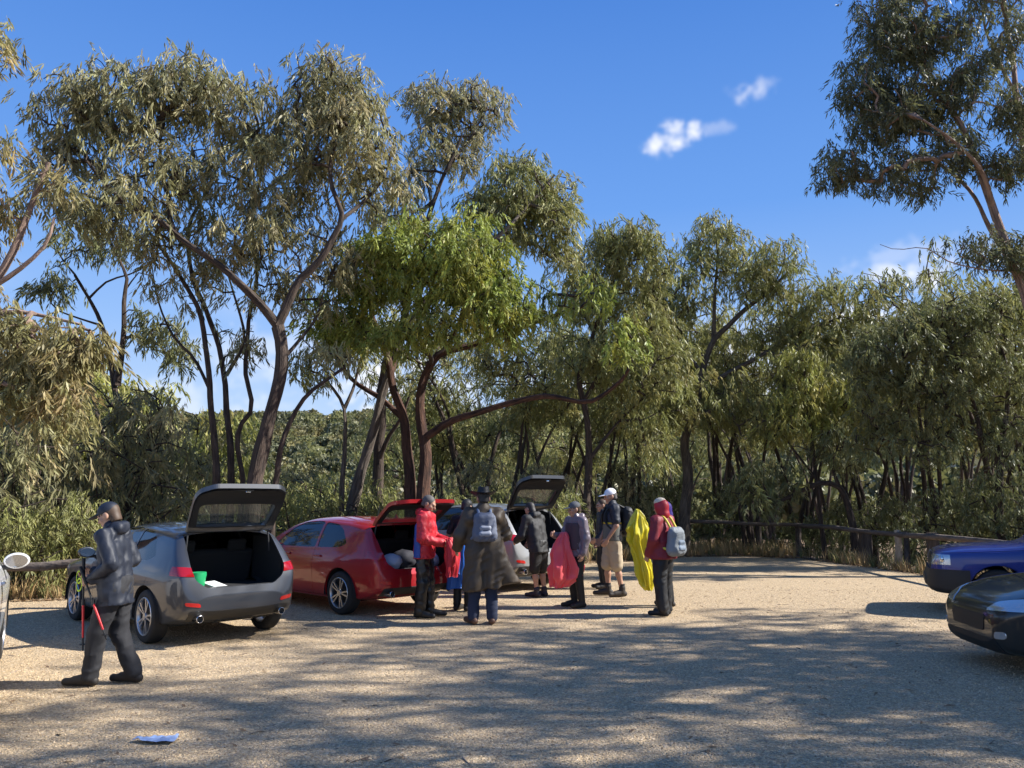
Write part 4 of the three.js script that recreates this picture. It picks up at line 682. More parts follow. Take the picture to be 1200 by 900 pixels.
{ // things in the boots
  const grey = scene.getObjectByName('hatchback_car'), red = scene.getObjectByName('hatchback_car_001');
  const into = (o, p) => p.clone().applyMatrix4(o.matrixWorld); scene.updateMatrixWorld(true);
  const bag = new THREE.CylinderGeometry(.12, .10, .20, 20, 6); { const p = bag.attributes.position; for (let i = 0; i < p.count; i++) { p.setX(i, p.getX(i) * .75 + .012 * noise3(p.getX(i) * 14, p.getY(i) * 14, 1)); p.setZ(i, p.getZ(i) + .012 * noise3(p.getZ(i) * 14, p.getY(i) * 14, 4)); } bag.computeVertexNormals(); }
  const q = into(grey, V(.32, .76, -.44)); const b = single('shopping_bag', 'bright green bag standing in the boot of the grey hatchback', 'bag', bag, mat(.01, .32, .11, .5)); b.position.copy(q);
  const sheet = new RoundedBoxGeometry(.28, .012, .20, 2, .004); const w = single('paper_sheet', 'folded white paper lying on the boot floor of the grey hatchback', 'paper', sheet, mat(.75, .75, .73, .7)); w.position.copy(into(grey, V(.24, .70, -.22))); w.rotation.y = TURN + .4; w.rotation.z = .25;
  const lumps = (seed, s) => { const g = new THREE.IcosahedronGeometry(1, 5), p = g.attributes.position; for (let i = 0; i < p.count; i++) { const v = V().fromBufferAttribute(p, i), k = 1 + .22 * fbm(v.x * 2.2 + seed, v.y * 2.2, v.z * 2.2, 3); p.setXYZ(i, v.x * k * s[0], v.y * k * s[1], v.z * k * s[2]); } const m = mergeVertices(g.deleteAttribute('normal').deleteAttribute('uv')); m.computeVertexNormals(); return m; };
  for (const [n, l, p, s, m] of [['daypack', 'grey and white daypack in the boot of the red hatchback near its left lamp', V(.26, .78, -.36), [.16, .13, .14], mat(.33, .36, .42, .8)], ['daypack', 'dark daypack in the middle of the red hatchback boot', V(.45, .80, .05), [.2, .15, .2], mat(.03, .03, .04, .8)], ['daypack', 'pale blue daypack in the boot of the red hatchback beside the man in red', V(.25, .78, .38), [.15, .14, .13], mat(.30, .36, .5, .8)]]) { const o = single(n, l, 'bag', lumps(p.z * 9 + 4, s), m); o.position.copy(into(red, p)); }
}
// ---------------------------------------------------------------- people: distance fields meshed with surface nets
function netMesh(f, lo, hi, cell) { // f(x, y, z) < 0 inside
  const nx = Math.ceil((hi[0] - lo[0]) / cell) + 1, ny = Math.ceil((hi[1] - lo[1]) / cell) + 1, nz = Math.ceil((hi[2] - lo[2]) / cell) + 1, D = new Float32Array(nx * ny * nz), at3 = (i, j, k) => (k * ny + j) * nx + i;
  for (let k = 0; k < nz; k++) for (let j = 0; j < ny; j++) { const y = lo[1] + j * cell, z = lo[2] + k * cell; for (let i = 0; i < nx;) { const v = f(lo[0] + i * cell, y, z); D[at3(i, j, k)] = v; const skip = Math.floor(v / cell * 0.7) - 2; if (skip > 1) { const e = Math.min(nx, i + skip); for (let q = i + 1; q < e; q++) D[at3(q, j, k)] = v - (q - i) * cell * 0.9 + 1e-3 > cell ? cell * 2 : cell * 2; i = e; } else i++; } }
  const P = [], ix = [], id = new Int32Array(nx * ny * nz).fill(-1), e = [0, 1, nx, nx + 1, nx * ny, nx * ny + 1, nx * ny + nx, nx * ny + nx + 1];
  for (let k = 0; k < nz - 1; k++) for (let j = 0; j < ny - 1; j++) for (let i = 0; i < nx - 1; i++) {
    const a = at3(i, j, k); let mask = 0; for (let c = 0; c < 8; c++) if (D[a + e[c]] < 0) mask |= 1 << c; if (!mask || mask === 255) continue;
    let sx = 0, sy = 0, sz = 0, n = 0;
    for (let c = 0; c < 8; c++) for (const b of [1, 2, 4]) if (!(c & b)) { const d0 = D[a + e[c]], d1 = D[a + e[c | b]]; if ((d0 < 0) === (d1 < 0)) continue; const t = d0 / (d0 - d1); sx += (c & 1) + (b === 1 ? t : 0); sy += ((c >> 1) & 1) + (b === 2 ? t : 0); sz += ((c >> 2) & 1) + (b === 4 ? t : 0); n++; }
    id[a] = P.length / 3; P.push(lo[0] + (i + sx / n) * cell, lo[1] + (j + sy / n) * cell, lo[2] + (k + sz / n) * cell);
  }
  const quad = (a, b, c, d, flip) => { if (a < 0 || b < 0 || c < 0 || d < 0) return; flip ? ix.push(a, c, b, a, d, c) : ix.push(a, b, c, a, c, d); };
  for (let k = 1; k < nz - 1; k++) for (let j = 1; j < ny - 1; j++) for (let i = 1; i < nx - 1; i++) {
    const a = at3(i, j, k), s = D[a] < 0;
    if (s !== (D[a + 1] < 0)) quad(id[a], id[a - nx], id[a - nx - nx * ny], id[a - nx * ny], s !== true ? false : true);
    if (s !== (D[a + nx] < 0)) quad(id[a], id[a - nx * ny], id[a - 1 - nx * ny], id[a - 1], s !== true ? false : true);
    if (s !== (D[a + nx * ny] < 0)) quad(id[a], id[a - 1], id[a - 1 - nx], id[a - nx], s !== true ? false : true);
  }
  const g = new THREE.BufferGeometry(); g.setAttribute('position', new THREE.Float32BufferAttribute(P, 3)); g.setIndex(ix);
  g.computeVertexNormals();
  { // faces outward
    const p = g.attributes.position, m = g.attributes.normal; let dot = 0; for (let i = 0; i < p.count; i += 7) { const h = cell * 0.5; dot += Math.sign(f(p.getX(i) + m.getX(i) * h, p.getY(i) + m.getY(i) * h, p.getZ(i) + m.getZ(i) * h) - f(p.getX(i) - m.getX(i) * h, p.getY(i) - m.getY(i) * h, p.getZ(i) - m.getZ(i) * h)); }
    if (dot < 0) { const a = g.index.array; for (let i = 0; i < a.length; i += 3) { const t = a[i]; a[i] = a[i + 1]; a[i + 1] = t; } g.computeVertexNormals(); } }
  return g;
}
const bone = (a, b, ra, rb = ra) => { const dx = b.x - a.x, dy = b.y - a.y, dz = b.z - a.z, dd = dx * dx + dy * dy + dz * dz || 1e-9, ax = a.x, ay = a.y, az = a.z;
  const f = (x, y, z) => { const px = x - ax, py = y - ay, pz = z - az; let h = (px * dx + py * dy + pz * dz) / dd; h = h < 0 ? 0 : h > 1 ? 1 : h; const qx = px - dx * h, qy = py - dy * h, qz = pz - dz * h; return Math.sqrt(qx * qx + qy * qy + qz * qz) - (ra + (rb - ra) * h); }; f.box = [a, b, Math.max(ra, rb)]; return f; };
const ball = (c, rx, ry = rx, rz = rx) => { const f = (x, y, z) => { const a = (x - c.x) / rx, b = (y - c.y) / ry, d = (z - c.z) / rz, k0 = Math.sqrt(a * a + b * b + d * d), k1 = Math.sqrt(a * a / rx / rx + b * b / ry / ry + d * d / rz / rz); return k1 > 1e-6 ? k0 * (k0 - 1) / k1 : -Math.min(rx, ry, rz); }; f.box = [c, c, Math.max(rx, ry, rz)]; return f; };
const union = (list, k) => (x, y, z) => { let d = list[0](x, y, z); for (let i = 1; i < list.length; i++) { const e = list[i](x, y, z), h = k - Math.abs(d - e); d = Math.min(d, e) - (h > 0 ? h * h / (4 * k) : 0); } return d; };
function boxOf(list, pad) { const lo = [1e9, 1e9, 1e9], hi = [-1e9, -1e9, -1e9]; for (const f of list) for (const p of [f.box[0], f.box[1]]) p.toArray().forEach((v, i) => { lo[i] = Math.min(lo[i], v - f.box[2] - pad); hi[i] = Math.max(hi[i], v + f.box[2] + pad); }); return [lo, hi]; }
function fieldMesh(list, k, cell, shape = null) { const u = union(list, k), [lo, hi] = boxOf(list, cell * 2.5 + k * .3); return netMesh(shape ? (x, y, z) => shape(u(x, y, z), x, y, z) : u, lo, hi, cell); }
const folds = (amp, freq, seed) => (x, y, z) => { const u = x + .35 * y + .2 * z, v = y * .75 - .45 * x + .3 * z, n = noise3(u * freq * 1.5 + seed, v * freq * .55, z * freq * 1.2), m = noise3(x * freq * .8 + seed * 3, (y + .5 * x) * freq * 1.9, z * freq * .8 + 7); return amp * (1.1 - 2.4 * Math.abs(n) + .9 - 1.9 * Math.abs(m)) * .75; };

function headField() { return [ball(V(0, .03, -.012), .077, .092, .097), ball(V(0, -.035, .028), .060, .082, .066), ball(V(0, -.095, .058), .034, .026, .03), bone(V(0, .012, .092), V(0, -.022, .112), .010, .016), bone(V(-.034, .028, .082), V(.034, .028, .082), .015), bone(V(-.018, -.064, .086), V(.018, -.064, .086), .010), ball(V(.079, -.004, -.008), .013, .034, .022), ball(V(-.079, -.004, -.008), .013, .034, .022), ball(V(.045, -.02, .06), .025, .025, .025), ball(V(-.045, -.02, .06), .025, .025, .025)]; }
let headGeometry = null;
function handGeometry(curl, spreadOut = 0) { // wrist at the origin, fingers along +y, palm towards +z, thumb towards +x
  const l = [bone(V(-.022, .02, 0), V(-.026, .082, 0), .017, .016), bone(V(.0, .015, 0), V(0, .086, 0), .017, .015), bone(V(.022, .02, 0), V(.026, .084, 0), .017, .015), bone(V(0, -.03, 0), V(0, .02, 0), .024, .022)];
  [[.030, .064], [.010, .074], [-.011, .069], [-.031, .053]].forEach(([x, L], i) => { let p = V(x, .090 - Math.abs(x) * .2, 0), a = curl * .55; for (let s = 0; s < 3; s++) { const q = p.clone().add(V(x * spreadOut, Math.cos(a), Math.sin(a)).normalize().multiplyScalar(L * [.45, .31, .24][s])); l.push(bone(p, q, .0095 - s * .0008, .0088 - s * .0008)); p = q; a += curl * .75; } });
  const t0 = V(.026, .022, .008), t1 = V(.052, .050, .020), t2 = V(.058 - curl * .012, .078, .028 + curl * .014), t3 = V(.052 - curl * .024, .100, .032 + curl * .026); l.push(bone(t0, t1, .015, .012), bone(t1, t2, .0115, .0105), bone(t2, t3, .0105, .0085));
  return fieldMesh(l, .012, .0055);
}
const SKIN = mat(.42, .235, .155, .55), DARKEYE = mat(.02, .014, .01, .2), M2 = (m, g) => g.clone().applyMatrix4(m);
function basis(origin, y, zHint) { const Y = y.clone().normalize(), X = Y.clone().cross(zHint).normalize(), Z = X.clone().cross(Y).normalize(); return new THREE.Matrix4().makeBasis(X, Y, Z).setPosition(origin); }
/* a pose: own axes, facing +z, the person's left is +x. s scales a 1.75 m figure */
function pose(H, p = {}) {
  const J = { pelvis: V(0, .95, 0), chest: V(0, 1.30, 0), neck: V(0, 1.475, -.005), head: V(0, 1.625, .025), hipL: V(.085, .92, 0), hipR: V(-.085, .92, 0), kneeL: V(.10, .50, .02), kneeR: V(-.10, .50, .02), ankleL: V(.105, .085, -.03), ankleR: V(-.105, .085, -.03), toeL: V(.135, .035, .16), toeR: V(-.135, .035, .16), shoulderL: V(.185, 1.425, 0), shoulderR: V(-.185, 1.425, 0), elbowL: V(.25, 1.15, -.03), elbowR: V(-.25, 1.15, -.03), wristL: V(.24, .90, .06), wristR: V(-.24, .90, .06) };
  const lean = p.lean ?? 0, twist = p.twist ?? 0, upper = ['chest', 'neck', 'head', 'shoulderL', 'shoulderR', 'elbowL', 'elbowR', 'wristL', 'wristR'];
  for (const k of Object.keys(p)) if (J[k]) J[k] = V(...p[k]);
  for (const k of upper) { const v = J[k].clone().sub(J.pelvis).applyAxisAngle(V(0, 1, 0), twist).applyAxisAngle(V(1, 0, 0), lean).add(J.pelvis); J[k] = v; }
  J.head.add(V(0, 0, 0)); const s = H / 1.75; for (const k of Object.keys(J)) J[k].multiplyScalar(s); J.s = s; J.p = p; return J;
}
function person(label, H, pixel, turn, p, outfit, yUp = 0) {
  const f = pixel.isVector3 ? pixel : onGround(...pixel), o = thing('person', label, 'person', [f.x, .008 + yUp, f.z], turn, 'walkers gathered by the cars'), J = pose(H, p), s = J.s;
  // body: one skin surface, with finer head and hands joined in
  const b = [bone(V(.05 * s, J.pelvis.y, J.pelvis.z), V(.06 * s, 0, 0).add(J.chest), .09 * s, .085 * s), bone(V(-.05 * s, J.pelvis.y, J.pelvis.z), V(-.06 * s, 0, 0).add(J.chest), .09 * s, .085 * s), bone(J.chest, J.neck, .07 * s, .055 * s), bone(J.neck, J.neck.clone().lerp(J.head, .55), .052 * s, .05 * s)];
  for (const q of ['L', 'R']) b.push(bone(J['hip' + q], J['knee' + q], .072 * s, .052 * s), bone(J['knee' + q], J['knee' + q].clone().lerp(J['ankle' + q], .35), .050 * s, .052 * s), bone(J['knee' + q].clone().lerp(J['ankle' + q], .35), J['ankle' + q], .052 * s, .034 * s), bone(J['ankle' + q], J['toe' + q], .035 * s, .025 * s), bone(J['shoulder' + q], J['elbow' + q], .046 * s, .038 * s), bone(J['elbow' + q], J['wrist' + q], .038 * s, .027 * s), bone(J.neck.clone().lerp(J.chest, .25), J['shoulder' + q], .05 * s, .045 * s));
  const pieces = [fieldMesh(b, .03, .015)];
  headGeometry ??= fieldMesh(headField(), .022, .006, (d, x, y, z) => Math.max(d, -(Math.hypot(Math.abs(x) - .032, y - .006, z - .100) - .013)));
  const hm = new THREE.Matrix4().compose(J.head, new THREE.Quaternion().setFromEuler(new THREE.Euler((p.headPitch ?? 0) + (p.lean ?? 0) * .6, (p.headYaw ?? 0) + (p.twist ?? 0), p.headTilt ?? 0, 'YXZ')), V(s, s, s)); pieces.push(M2(hm, headGeometry));
  for (const q of ['L', 'R']) { const dir = (p['hand' + q] ? V(...p['hand' + q]) : J['wrist' + q].clone().sub(J['elbow' + q])).normalize(), palm = p['palm' + q] ? V(...p['palm' + q]) : V(q === 'L' ? -1 : 1, 0, .1); const g = handGeometry(p['curl' + q] ?? .55), m = basis(J['wrist' + q], dir, palm); if (V(1, 0, 0).transformDirection(m).dot(V(0, .25, 1)) < 0) m.multiply(new THREE.Matrix4().makeScale(-1, 1, 1)); const gg = M2(m.multiply(new THREE.Matrix4().makeScale(s, s, s)), g); if (m.determinant() < 0) { const a = gg.index.array; for (let i = 0; i < a.length; i += 3) { const t = a[i]; a[i] = a[i + 1]; a[i + 1] = t; } } pieces.push(gg); }
  for (const g of pieces) { g.deleteAttribute('normal'); } const bodyG = mergeGeometries(pieces); bodyG.computeVertexNormals(); part('body', bodyG, outfit.skin ?? SKIN, o);
  for (const e of [-1, 1]) part('eye', new THREE.SphereGeometry(.0105, 10, 8).applyMatrix4(hm.clone().multiply(new THREE.Matrix4().makeTranslation(e * .032, .006, .0865))), DARKEYE, o);
  o.userData.joints = undefined; const ctx = { o, J, s, hm, p };
  for (const w of outfit.wear) w(ctx);
  return ctx;
}
// garments
const trousers = (m, { wide = 0, to = 'ankle', amp = .007, waist = 1.0, seed = 1 } = {}) => ({ o, J, s }) => {
  const l = [bone(V(.055 * s, J.pelvis.y + .03 * s, J.pelvis.z), V(.055 * s, J.pelvis.y - .05 * s, J.pelvis.z), .115 * s), bone(V(-.055 * s, J.pelvis.y + .03 * s, J.pelvis.z), V(-.055 * s, J.pelvis.y - .05 * s, J.pelvis.z), .115 * s)], F = folds(amp, 11, seed);
  for (const q of ['L', 'R']) { const k = J['knee' + q], h = J['hip' + q], a = J['ankle' + q]; const e = to === 'knee' ? h.clone().lerp(k, 1.0) : k; l.push(bone(h, e, (.098 + wide) * s, (.074 + wide * (to === 'knee' ? 1.2 : 1)) * s)); if (to === 'calf') l.push(bone(k, k.clone().lerp(a, .45), (.074 + wide) * s, (.07 + wide) * s)); if (to === 'ankle') l.push(bone(k, a.clone().lerp(k, .02), (.074 + wide) * s, (.060 + wide * 1.3) * s)); }
  const top = (J.pelvis.y + .085 * s) * waist, cutY = to === 'ankle' ? .045 : -1; part('trousers', fieldMesh(l, .02, .0135, (d, x, y, z) => Math.max(d - F(x, y, z), y - top, cutY - y)), m, o);
};
const jacket = (m, { hem = .82, sleeves = 'wrist', puff = 0, amp = .008, flare = .012, seed = 2, hood = false, name = 'jacket', collar = true } = {}) => ({ o, J, s, p }) => {
  const F = folds(amp, 12, seed), hemV = J.pelvis.clone().lerp(J.chest, (hem - .95) / .35), l = [];
  for (const e of [-1, 1]) { const off = V(e * .075 * s, 0, 0); l.push(bone(J.chest.clone().add(off), V(J.pelvis.x + e * .07 * s, hem * s, J.pelvis.z), (.108 + puff) * s, (.112 + puff + flare) * s)); }
  l.push(bone(J.chest, J.neck, (.10 + puff) * s, .078 * s)); if (collar) l.push(bone(J.neck, J.neck.clone().lerp(J.head, .32), .072 * s, .068 * s));
  for (const q of ['L', 'R']) { const sh = J['shoulder' + q], el = J['elbow' + q], w = J['wrist' + q]; l.push(bone(J.neck.clone().lerp(J.chest, .3), sh, (.078 + puff * .6) * s, (.068 + puff) * s), bone(sh, sleeves === 'short' ? sh.clone().lerp(el, .72) : el, (.066 + puff) * s, (.058 + puff) * s)); if (sleeves === 'wrist') l.push(bone(el, w.clone().lerp(el, .04), (.056 + puff) * s, (.043 + puff * .7) * s)); if (sleeves === 'elbow') l.push(bone(el, el.clone().lerp(w, .3), (.056 + puff) * s, (.052 + puff) * s)); }
  if (hood) l.push(bone(J.neck.clone().add(V(-.05 * s, .03 * s, -.075 * s)), J.neck.clone().add(V(.05 * s, .03 * s, -.075 * s)), .06 * s));
  const cutY = hem * s; part(name, fieldMesh(l, .025, .0135, (d, x, y, z) => Math.max(d - F(x, y, z), Math.hypot(x - J.pelvis.x, z - J.pelvis.z) < .32 * s && y < J.pelvis.y + .1 * s ? cutY - y : -1)), m, o);
};
const shoes = (m, { boot = false } = {}) => ({ o, J, s }) => { for (const q of ['L', 'R']) { const a = J['ankle' + q], t = J['toe' + q], d = t.clone().sub(a).setY(0).normalize(), heel = a.clone().addScaledVector(d, -.045 * s), sole = Math.min(a.y, t.y) - .035 * s; const l = [bone(V(heel.x, t.y + .012 * s, heel.z), t.clone().addScaledVector(d, .03 * s).add(V(0, .006, 0)), .043 * s, .036 * s), bone(a.clone().setY(t.y + .04 * s), t.clone().lerp(a, .3).setY(t.y + .02 * s), .05 * s, .042 * s), bone(a.clone().setY(t.y + .03 * s), a.clone().setY(a.y + (boot ? .06 : .0) * s), .05 * s, .054 * s)]; part('shoe', fieldMesh(l, .015, .008, (dd, x, y, z) => Math.max(dd, t.y - .032 * s - y)), m, o); } };
const hair = (m, { long = 0 } = {}) => ({ o, hm }) => part('hair', M2(hm, fieldMesh([ball(V(0, .038, -.02), .084, .094, .098), ball(V(0, -.03 - long * .3, -.055), .066, .07 + long, .055)], .02, .007, (d, x, y, z) => Math.max(d, z - .045 - (y - .03) * .45, -.055 - long - y))), m, o);
const cap = (m) => ({ o, hm }) => part('cap', M2(hm, fieldMesh([ball(V(0, .048, -.010), .089, .092, .105), bone(V(-.04, .05, .085), V(.04, .05, .085), .012), ball(V(0, .045, .125), .075, .012, .075)], .012, .006, (d, x, y, z) => Math.max(d, .030 - y - (z > .06 ? .02 : 0)))), m, o);
const brimHat = (m) => ({ o, hm }) => { const g = new THREE.LatheGeometry([[.02, .168], [.055, .17], [.076, .165], [.086, .148], [.090, .10], [.094, .075], [.14, .066], [.19, .070], [.193, .066], [.14, .058], [.088, .062], [.085, .05]].map(([a, b]) => new THREE.Vector2(a, b)), 40); const p = g.attributes.position; for (let i = 0; i < p.count; i++) { const x = p.getX(i), y = p.getY(i), z = p.getZ(i), r = Math.hypot(x, z); p.setXYZ(i, x * .92, y + (r > .1 ? (x * x) * 1.3 - .012 : y > .15 ? -.02 * Math.exp(-x * x * 900) : 0), z * 1.08); } g.computeVertexNormals(); part('hat', M2(hm, g), m, o); part('hat_band', M2(hm, new THREE.CylinderGeometry(.0925, .0955, .026, 32, 1, true).scale(.92, 1, 1.08).translate(0, .09, 0)), carMats.black, o); };
const hoodUp = (m) => ({ o, hm }) => part('hood', M2(hm, fieldMesh([ball(V(0, .022, -.018), .105, .118, .122), bone(V(0, -.10, -.035), V(0, -.03, -.02), .095, .1)], .03, .008, (d, x, y, z) => { const face = Math.hypot(x / .078, (y + .01) / .10) - 1; return Math.max(d, z > .0 ? Math.min(-face * .08, .08) * (z > .02 ? 1 : 0) || d : d, Math.abs(d) < 1 && z > .055 ? z - .075 : d); })), m, o);
const belt = (m, y = 1.02, r = .128) => ({ o, J, s }) => part('belt', new THREE.TorusGeometry(r * s, .018 * s, 8, 36).rotateX(Math.PI / 2).scale(1.35, 1.4, 1).translate(J.pelvis.x, y * s, J.pelvis.z), m, o);
// a rucksack worn on the back of somebody: a thing of its own at the wearer's place
function rucksack(label, who, m, { w = .15, h = .24, d = .10, y = 1.24, back = .2, strap = null, extra = [] } = {}) {
  const { o, J, s, p } = who, g = thing('rucksack', label, 'rucksack', o.position, o.rotation.y), c = V(0, y * s, 0); const tilt = (v) => v.clone().sub(J.pelvis).applyAxisAngle(V(0, 1, 0), p.twist ?? 0).applyAxisAngle(V(1, 0, 0), p.lean ?? 0).add(J.pelvis);
  const F = folds(.008, 14, 5), l = [bone(V(-w * .5, h * .35, 0), V(w * .5, h * .35, 0), d * .8), bone(V(-w * .55, -h * .45, 0), V(w * .55, -h * .45, 0), d), bone(V(-w * .5, h * .35, 0), V(-w * .55, -h * .45, 0), d * .85, d), bone(V(w * .5, h * .35, 0), V(w * .55, -h * .45, 0), d * .85, d), bone(V(0, h * .3, 0), V(0, -h * .4, 0), d * .9, d)], pocket = [bone(V(-w * .4, -h * .4, -d * .85), V(w * .4, -h * .4, -d * .85), d * .45), bone(V(-w * .35, -h * .1, -d * .8), V(w * .35, -h * .1, -d * .8), d * .4)];
  const place4 = new THREE.Matrix4().compose(tilt(V(0, y * s, -back * s)), new THREE.Quaternion().setFromEuler(new THREE.Euler(p.lean ?? 0, p.twist ?? 0, 0, 'YXZ')), V(s, s, s));
  part('pack_body', M2(place4, fieldMesh(l, .03, .011, (dd, x, y, z) => dd - F(x, y, z))), m[0], g); part('front_pocket', M2(place4, fieldMesh(pocket, .03, .011)), m[1] ?? m[0], g);
  for (const e of [-1, 1]) { const pts = [V(e * .075, y + h * .55, -back + d * .3), V(e * .085, 1.485, -.07), V(e * .092, 1.475, .03), V(e * .105, 1.36, .135 + (strap ?? 0)), V(e * .13, 1.20, .14 + (strap ?? 0)), V(e * .19, 1.08, .03), V(e * .13, y - h * .5, -back + d * .2)].map((v) => tilt(v.multiplyScalar(s))); const c2 = new THREE.CatmullRomCurve3(pts), tg = new THREE.TubeGeometry(c2, 40, .019 * s, 7); part('shoulder_strap', tg, m[2] ?? m[1] ?? m[0], g); }
  return g;
}
function draped(sections, folds_, seed, wallSides = 56) { // hanging cloth or film: closed, folded cross-sections [centre, half width, half depth, turn]
  const P = [], ix = [], n = sections.length, S = wallSides, sub = 7, rows = (n - 1) * sub + 1;
  for (let i = 0; i < rows; i++) { const t = i / sub, a = Math.min(n - 2, Math.floor(t)), u = t - a, A = sections[a], B = sections[a + 1], c = A[0].clone().lerp(B[0], u), w = lerp(A[1], B[1], u), d = lerp(A[2], B[2], u), tw = lerp(A[3] ?? 0, B[3] ?? 0, u);
    for (let k = 0; k < S; k++) { const th = k / S * 6.283, fo = 1 + folds_ * (Math.sin(th * 5 + seed + i * .05) * .5 + Math.sin(th * 9 + seed * 2 - i * .04) * .3 + noise3(Math.cos(th) * 2.5 + seed, i * .22, Math.sin(th) * 2.5) * .6 + .55 - 1.5 * Math.abs(noise3(Math.cos(th) * 4.2 - seed, i * .09 + Math.sin(th), Math.sin(th) * 4.2))), x = Math.cos(th) * w * fo, z = Math.sin(th) * d * fo; P.push(c.x + x * Math.cos(tw) + z * Math.sin(tw), c.y + .018 * noise3(th * 2, seed, i * .1), c.z - x * Math.sin(tw) + z * Math.cos(tw)); } }
  for (let i = 0; i < rows - 1; i++) for (let k = 0; k < S; k++) { const a = i * S + k, b = i * S + (k + 1) % S; ix.push(a, a + S, b, b, a + S, b + S); }
  for (const i of [0, rows - 1]) { const m = P.length / 3, c = sections[i ? n - 1 : 0][0]; P.push(c.x, c.y + (i ? .05 : .01), c.z); for (let k = 0; k < S; k++) ix.push(i * S + k, i * S + (k + 1) % S, m); }
  const g = new THREE.BufferGeometry(); g.setAttribute('position', new THREE.Float32BufferAttribute(P, 3)); g.setIndex(ix); g.computeVertexNormals(); return g;
}
const cloth = (r, g, b, rough = .85, more) => mat(r, g, b, rough, more);
const K = { black: cloth(.007, .007, .008, .6), blackShiny: cloth(.008, .008, .009, .34), navy: cloth(.010, .014, .026, .6), charcoal: cloth(.020, .020, .023, .8), boots: cloth(.022, .018, .015, .7), brownShoe: cloth(.10, .045, .025, .6), red: cloth(.50, .018, .03, .55), blueTrim: cloth(.03, .07, .30, .6), olive: cloth(.062, .042, .024, .6), jeans: cloth(.018, .026, .055, .85), khaki: cloth(.42, .34, .23, .9), white: cloth(.78, .78, .80, .8), greyHair: cloth(.09, .08, .075, .7), brownHair: cloth(.07, .04, .022, .6), darkHair: cloth(.02, .017, .016, .6), maroon: cloth(.20, .012, .022, .6), purple: cloth(.09, .05, .32, .5), greyCap: cloth(.10, .105, .115, .8), mauve: cloth(.16, .13, .15, .35), plum: cloth(.055, .035, .045, .7), cream: cloth(.62, .52, .40, .9), poloGrey: cloth(.13, .135, .12, .85), yellow: cloth(.72, .60, .02, .45), paleGrey: cloth(.20, .22, .235, .7), slate: cloth(.13, .17, .26, .6) };

// --- the walker with poles
const walker = person('person in a navy cap and jacket walking with red trekking poles in hand', 1.65, [129, 803], -Math.PI / 2 - .06, { lean: .15, headPitch: .34, hipL: [.08, .92, 0], kneeL: [.09, .50, .11], ankleL: [.09, .09, .16], toeL: [.10, .035, .36], kneeR: [-.09, .49, .0], ankleR: [-.09, .09, -.19], toeR: [-.10, .035, .0], elbowL: [.25, 1.15, -.10], wristL: [.17, 1.03, .15], elbowR: [-.25, 1.16, -.06], wristR: [.02, 1.10, .21], curlL: .95, curlR: .95, handL: [-.1, -.25, 1], handR: [.1, -.1, 1], palmL: [-1, 0, 0], palmR: [1, 0, 0] },
  { wear: [trousers(K.charcoal, { wide: .010, amp: .009 }), jacket(K.navy, { hem: .76, puff: .004, amp: .009, hood: true }), shoes(K.boots, { boot: true }), hair(K.brownHair, { long: .03 }), cap(K.navy)] });
{
  const pole = (label, handLocal, tipPx) => {
    const h = handLocal.clone().applyAxisAngle(V(0, 1, 0), walker.o.rotation.y).add(walker.o.position), tip = at(...tipPx, -h.z - .02), g = thing('trekking_pole', label, 'trekking pole', [tip.x, tip.y, tip.z], 0, 'trekking poles held by the walker'), L = (v) => v.clone().sub(tip), dir = tip.clone().sub(h).normalize(), p = (a) => L(h.clone().lerp(tip, a));
    part('grip', new Acc().tube([L(h.clone().addScaledVector(dir, -.10)), L(h.clone().addScaledVector(dir, -.095)), p(0), p(.12), p(.125)], [.004, .017, .014, .014, .004], 10).geometry(), K.black, g);
    part('shaft', new Acc().tube([p(.1), p(.4)], [.009, .009], 10).geometry(), carMats.black, g); part('lower_shaft', new Acc().tube([p(.4), p(.84)], [.0115, .0095], 10).geometry(), mat(.62, .02, .025, .3), g); part('tip_section', new Acc().tube([p(.84), p(.98), p(1)], [.008, .007, .003], 8).geometry(), carMats.black, g);
    part('basket', new THREE.CylinderGeometry(.028, .028, .008, 16).translate(...p(.92).toArray()), carMats.black, g); part('locking_ring', new THREE.CylinderGeometry(.016, .016, .05, 12).translate(...p(.41).toArray()), carMats.black, g);
    const st = new THREE.TorusGeometry(.042, .007, 6, 20).scale(.55, 1.3, .6).translate(...p(0).add(V(-.02, -.07, .03)).toArray()); part('wrist_strap', st, mat(.55, .72, .04, .6), g);
  };
  pole('red trekking pole slanting forward under the walker\'s hands', V(.10, 1.04, .27), [97, 763]); pole('red trekking pole hanging beside the walker\'s leg', V(.19, .98, .21), [125, 750]);
}
// --- the man in red
const redMan = person('man in a red and blue rain jacket looking down beside the red hatchback', 1.72, [496, 724], Math.PI / 2 - .2, { lean: .05, headPitch: .42, kneeL: [.10, .50, .04], ankleL: [.11, .085, .06], toeL: [.15, .035, .25], elbowL: [.25, 1.14, .04], wristL: [.13, 1.10, .30], elbowR: [-.25, 1.14, .04], wristR: [-.10, 1.08, .30], curlL: .9, curlR: .9, palmL: [-1, 0, 0], palmR: [1, 0, 0] },
  { wear: [trousers(K.blackShiny, { wide: .010, amp: .012 }), jacket(K.red, { hem: .84, puff: .014, amp: .011, hood: true }), shoes(K.black), hair(K.greyHair),
    ({ o, J, s }) => { for (const e of [-1, 1]) part('side_panel', fieldMesh([bone(V(e * .12 * s, 1.28 * s, -.01), V(e * .13 * s, .88 * s, -.01), .10 * s, .105 * s)], .02, .0135, (d, x, y, z) => Math.max(d, .855 * s - y, Math.abs(z + .05) - .06)), K.blueTrim, o); }] });
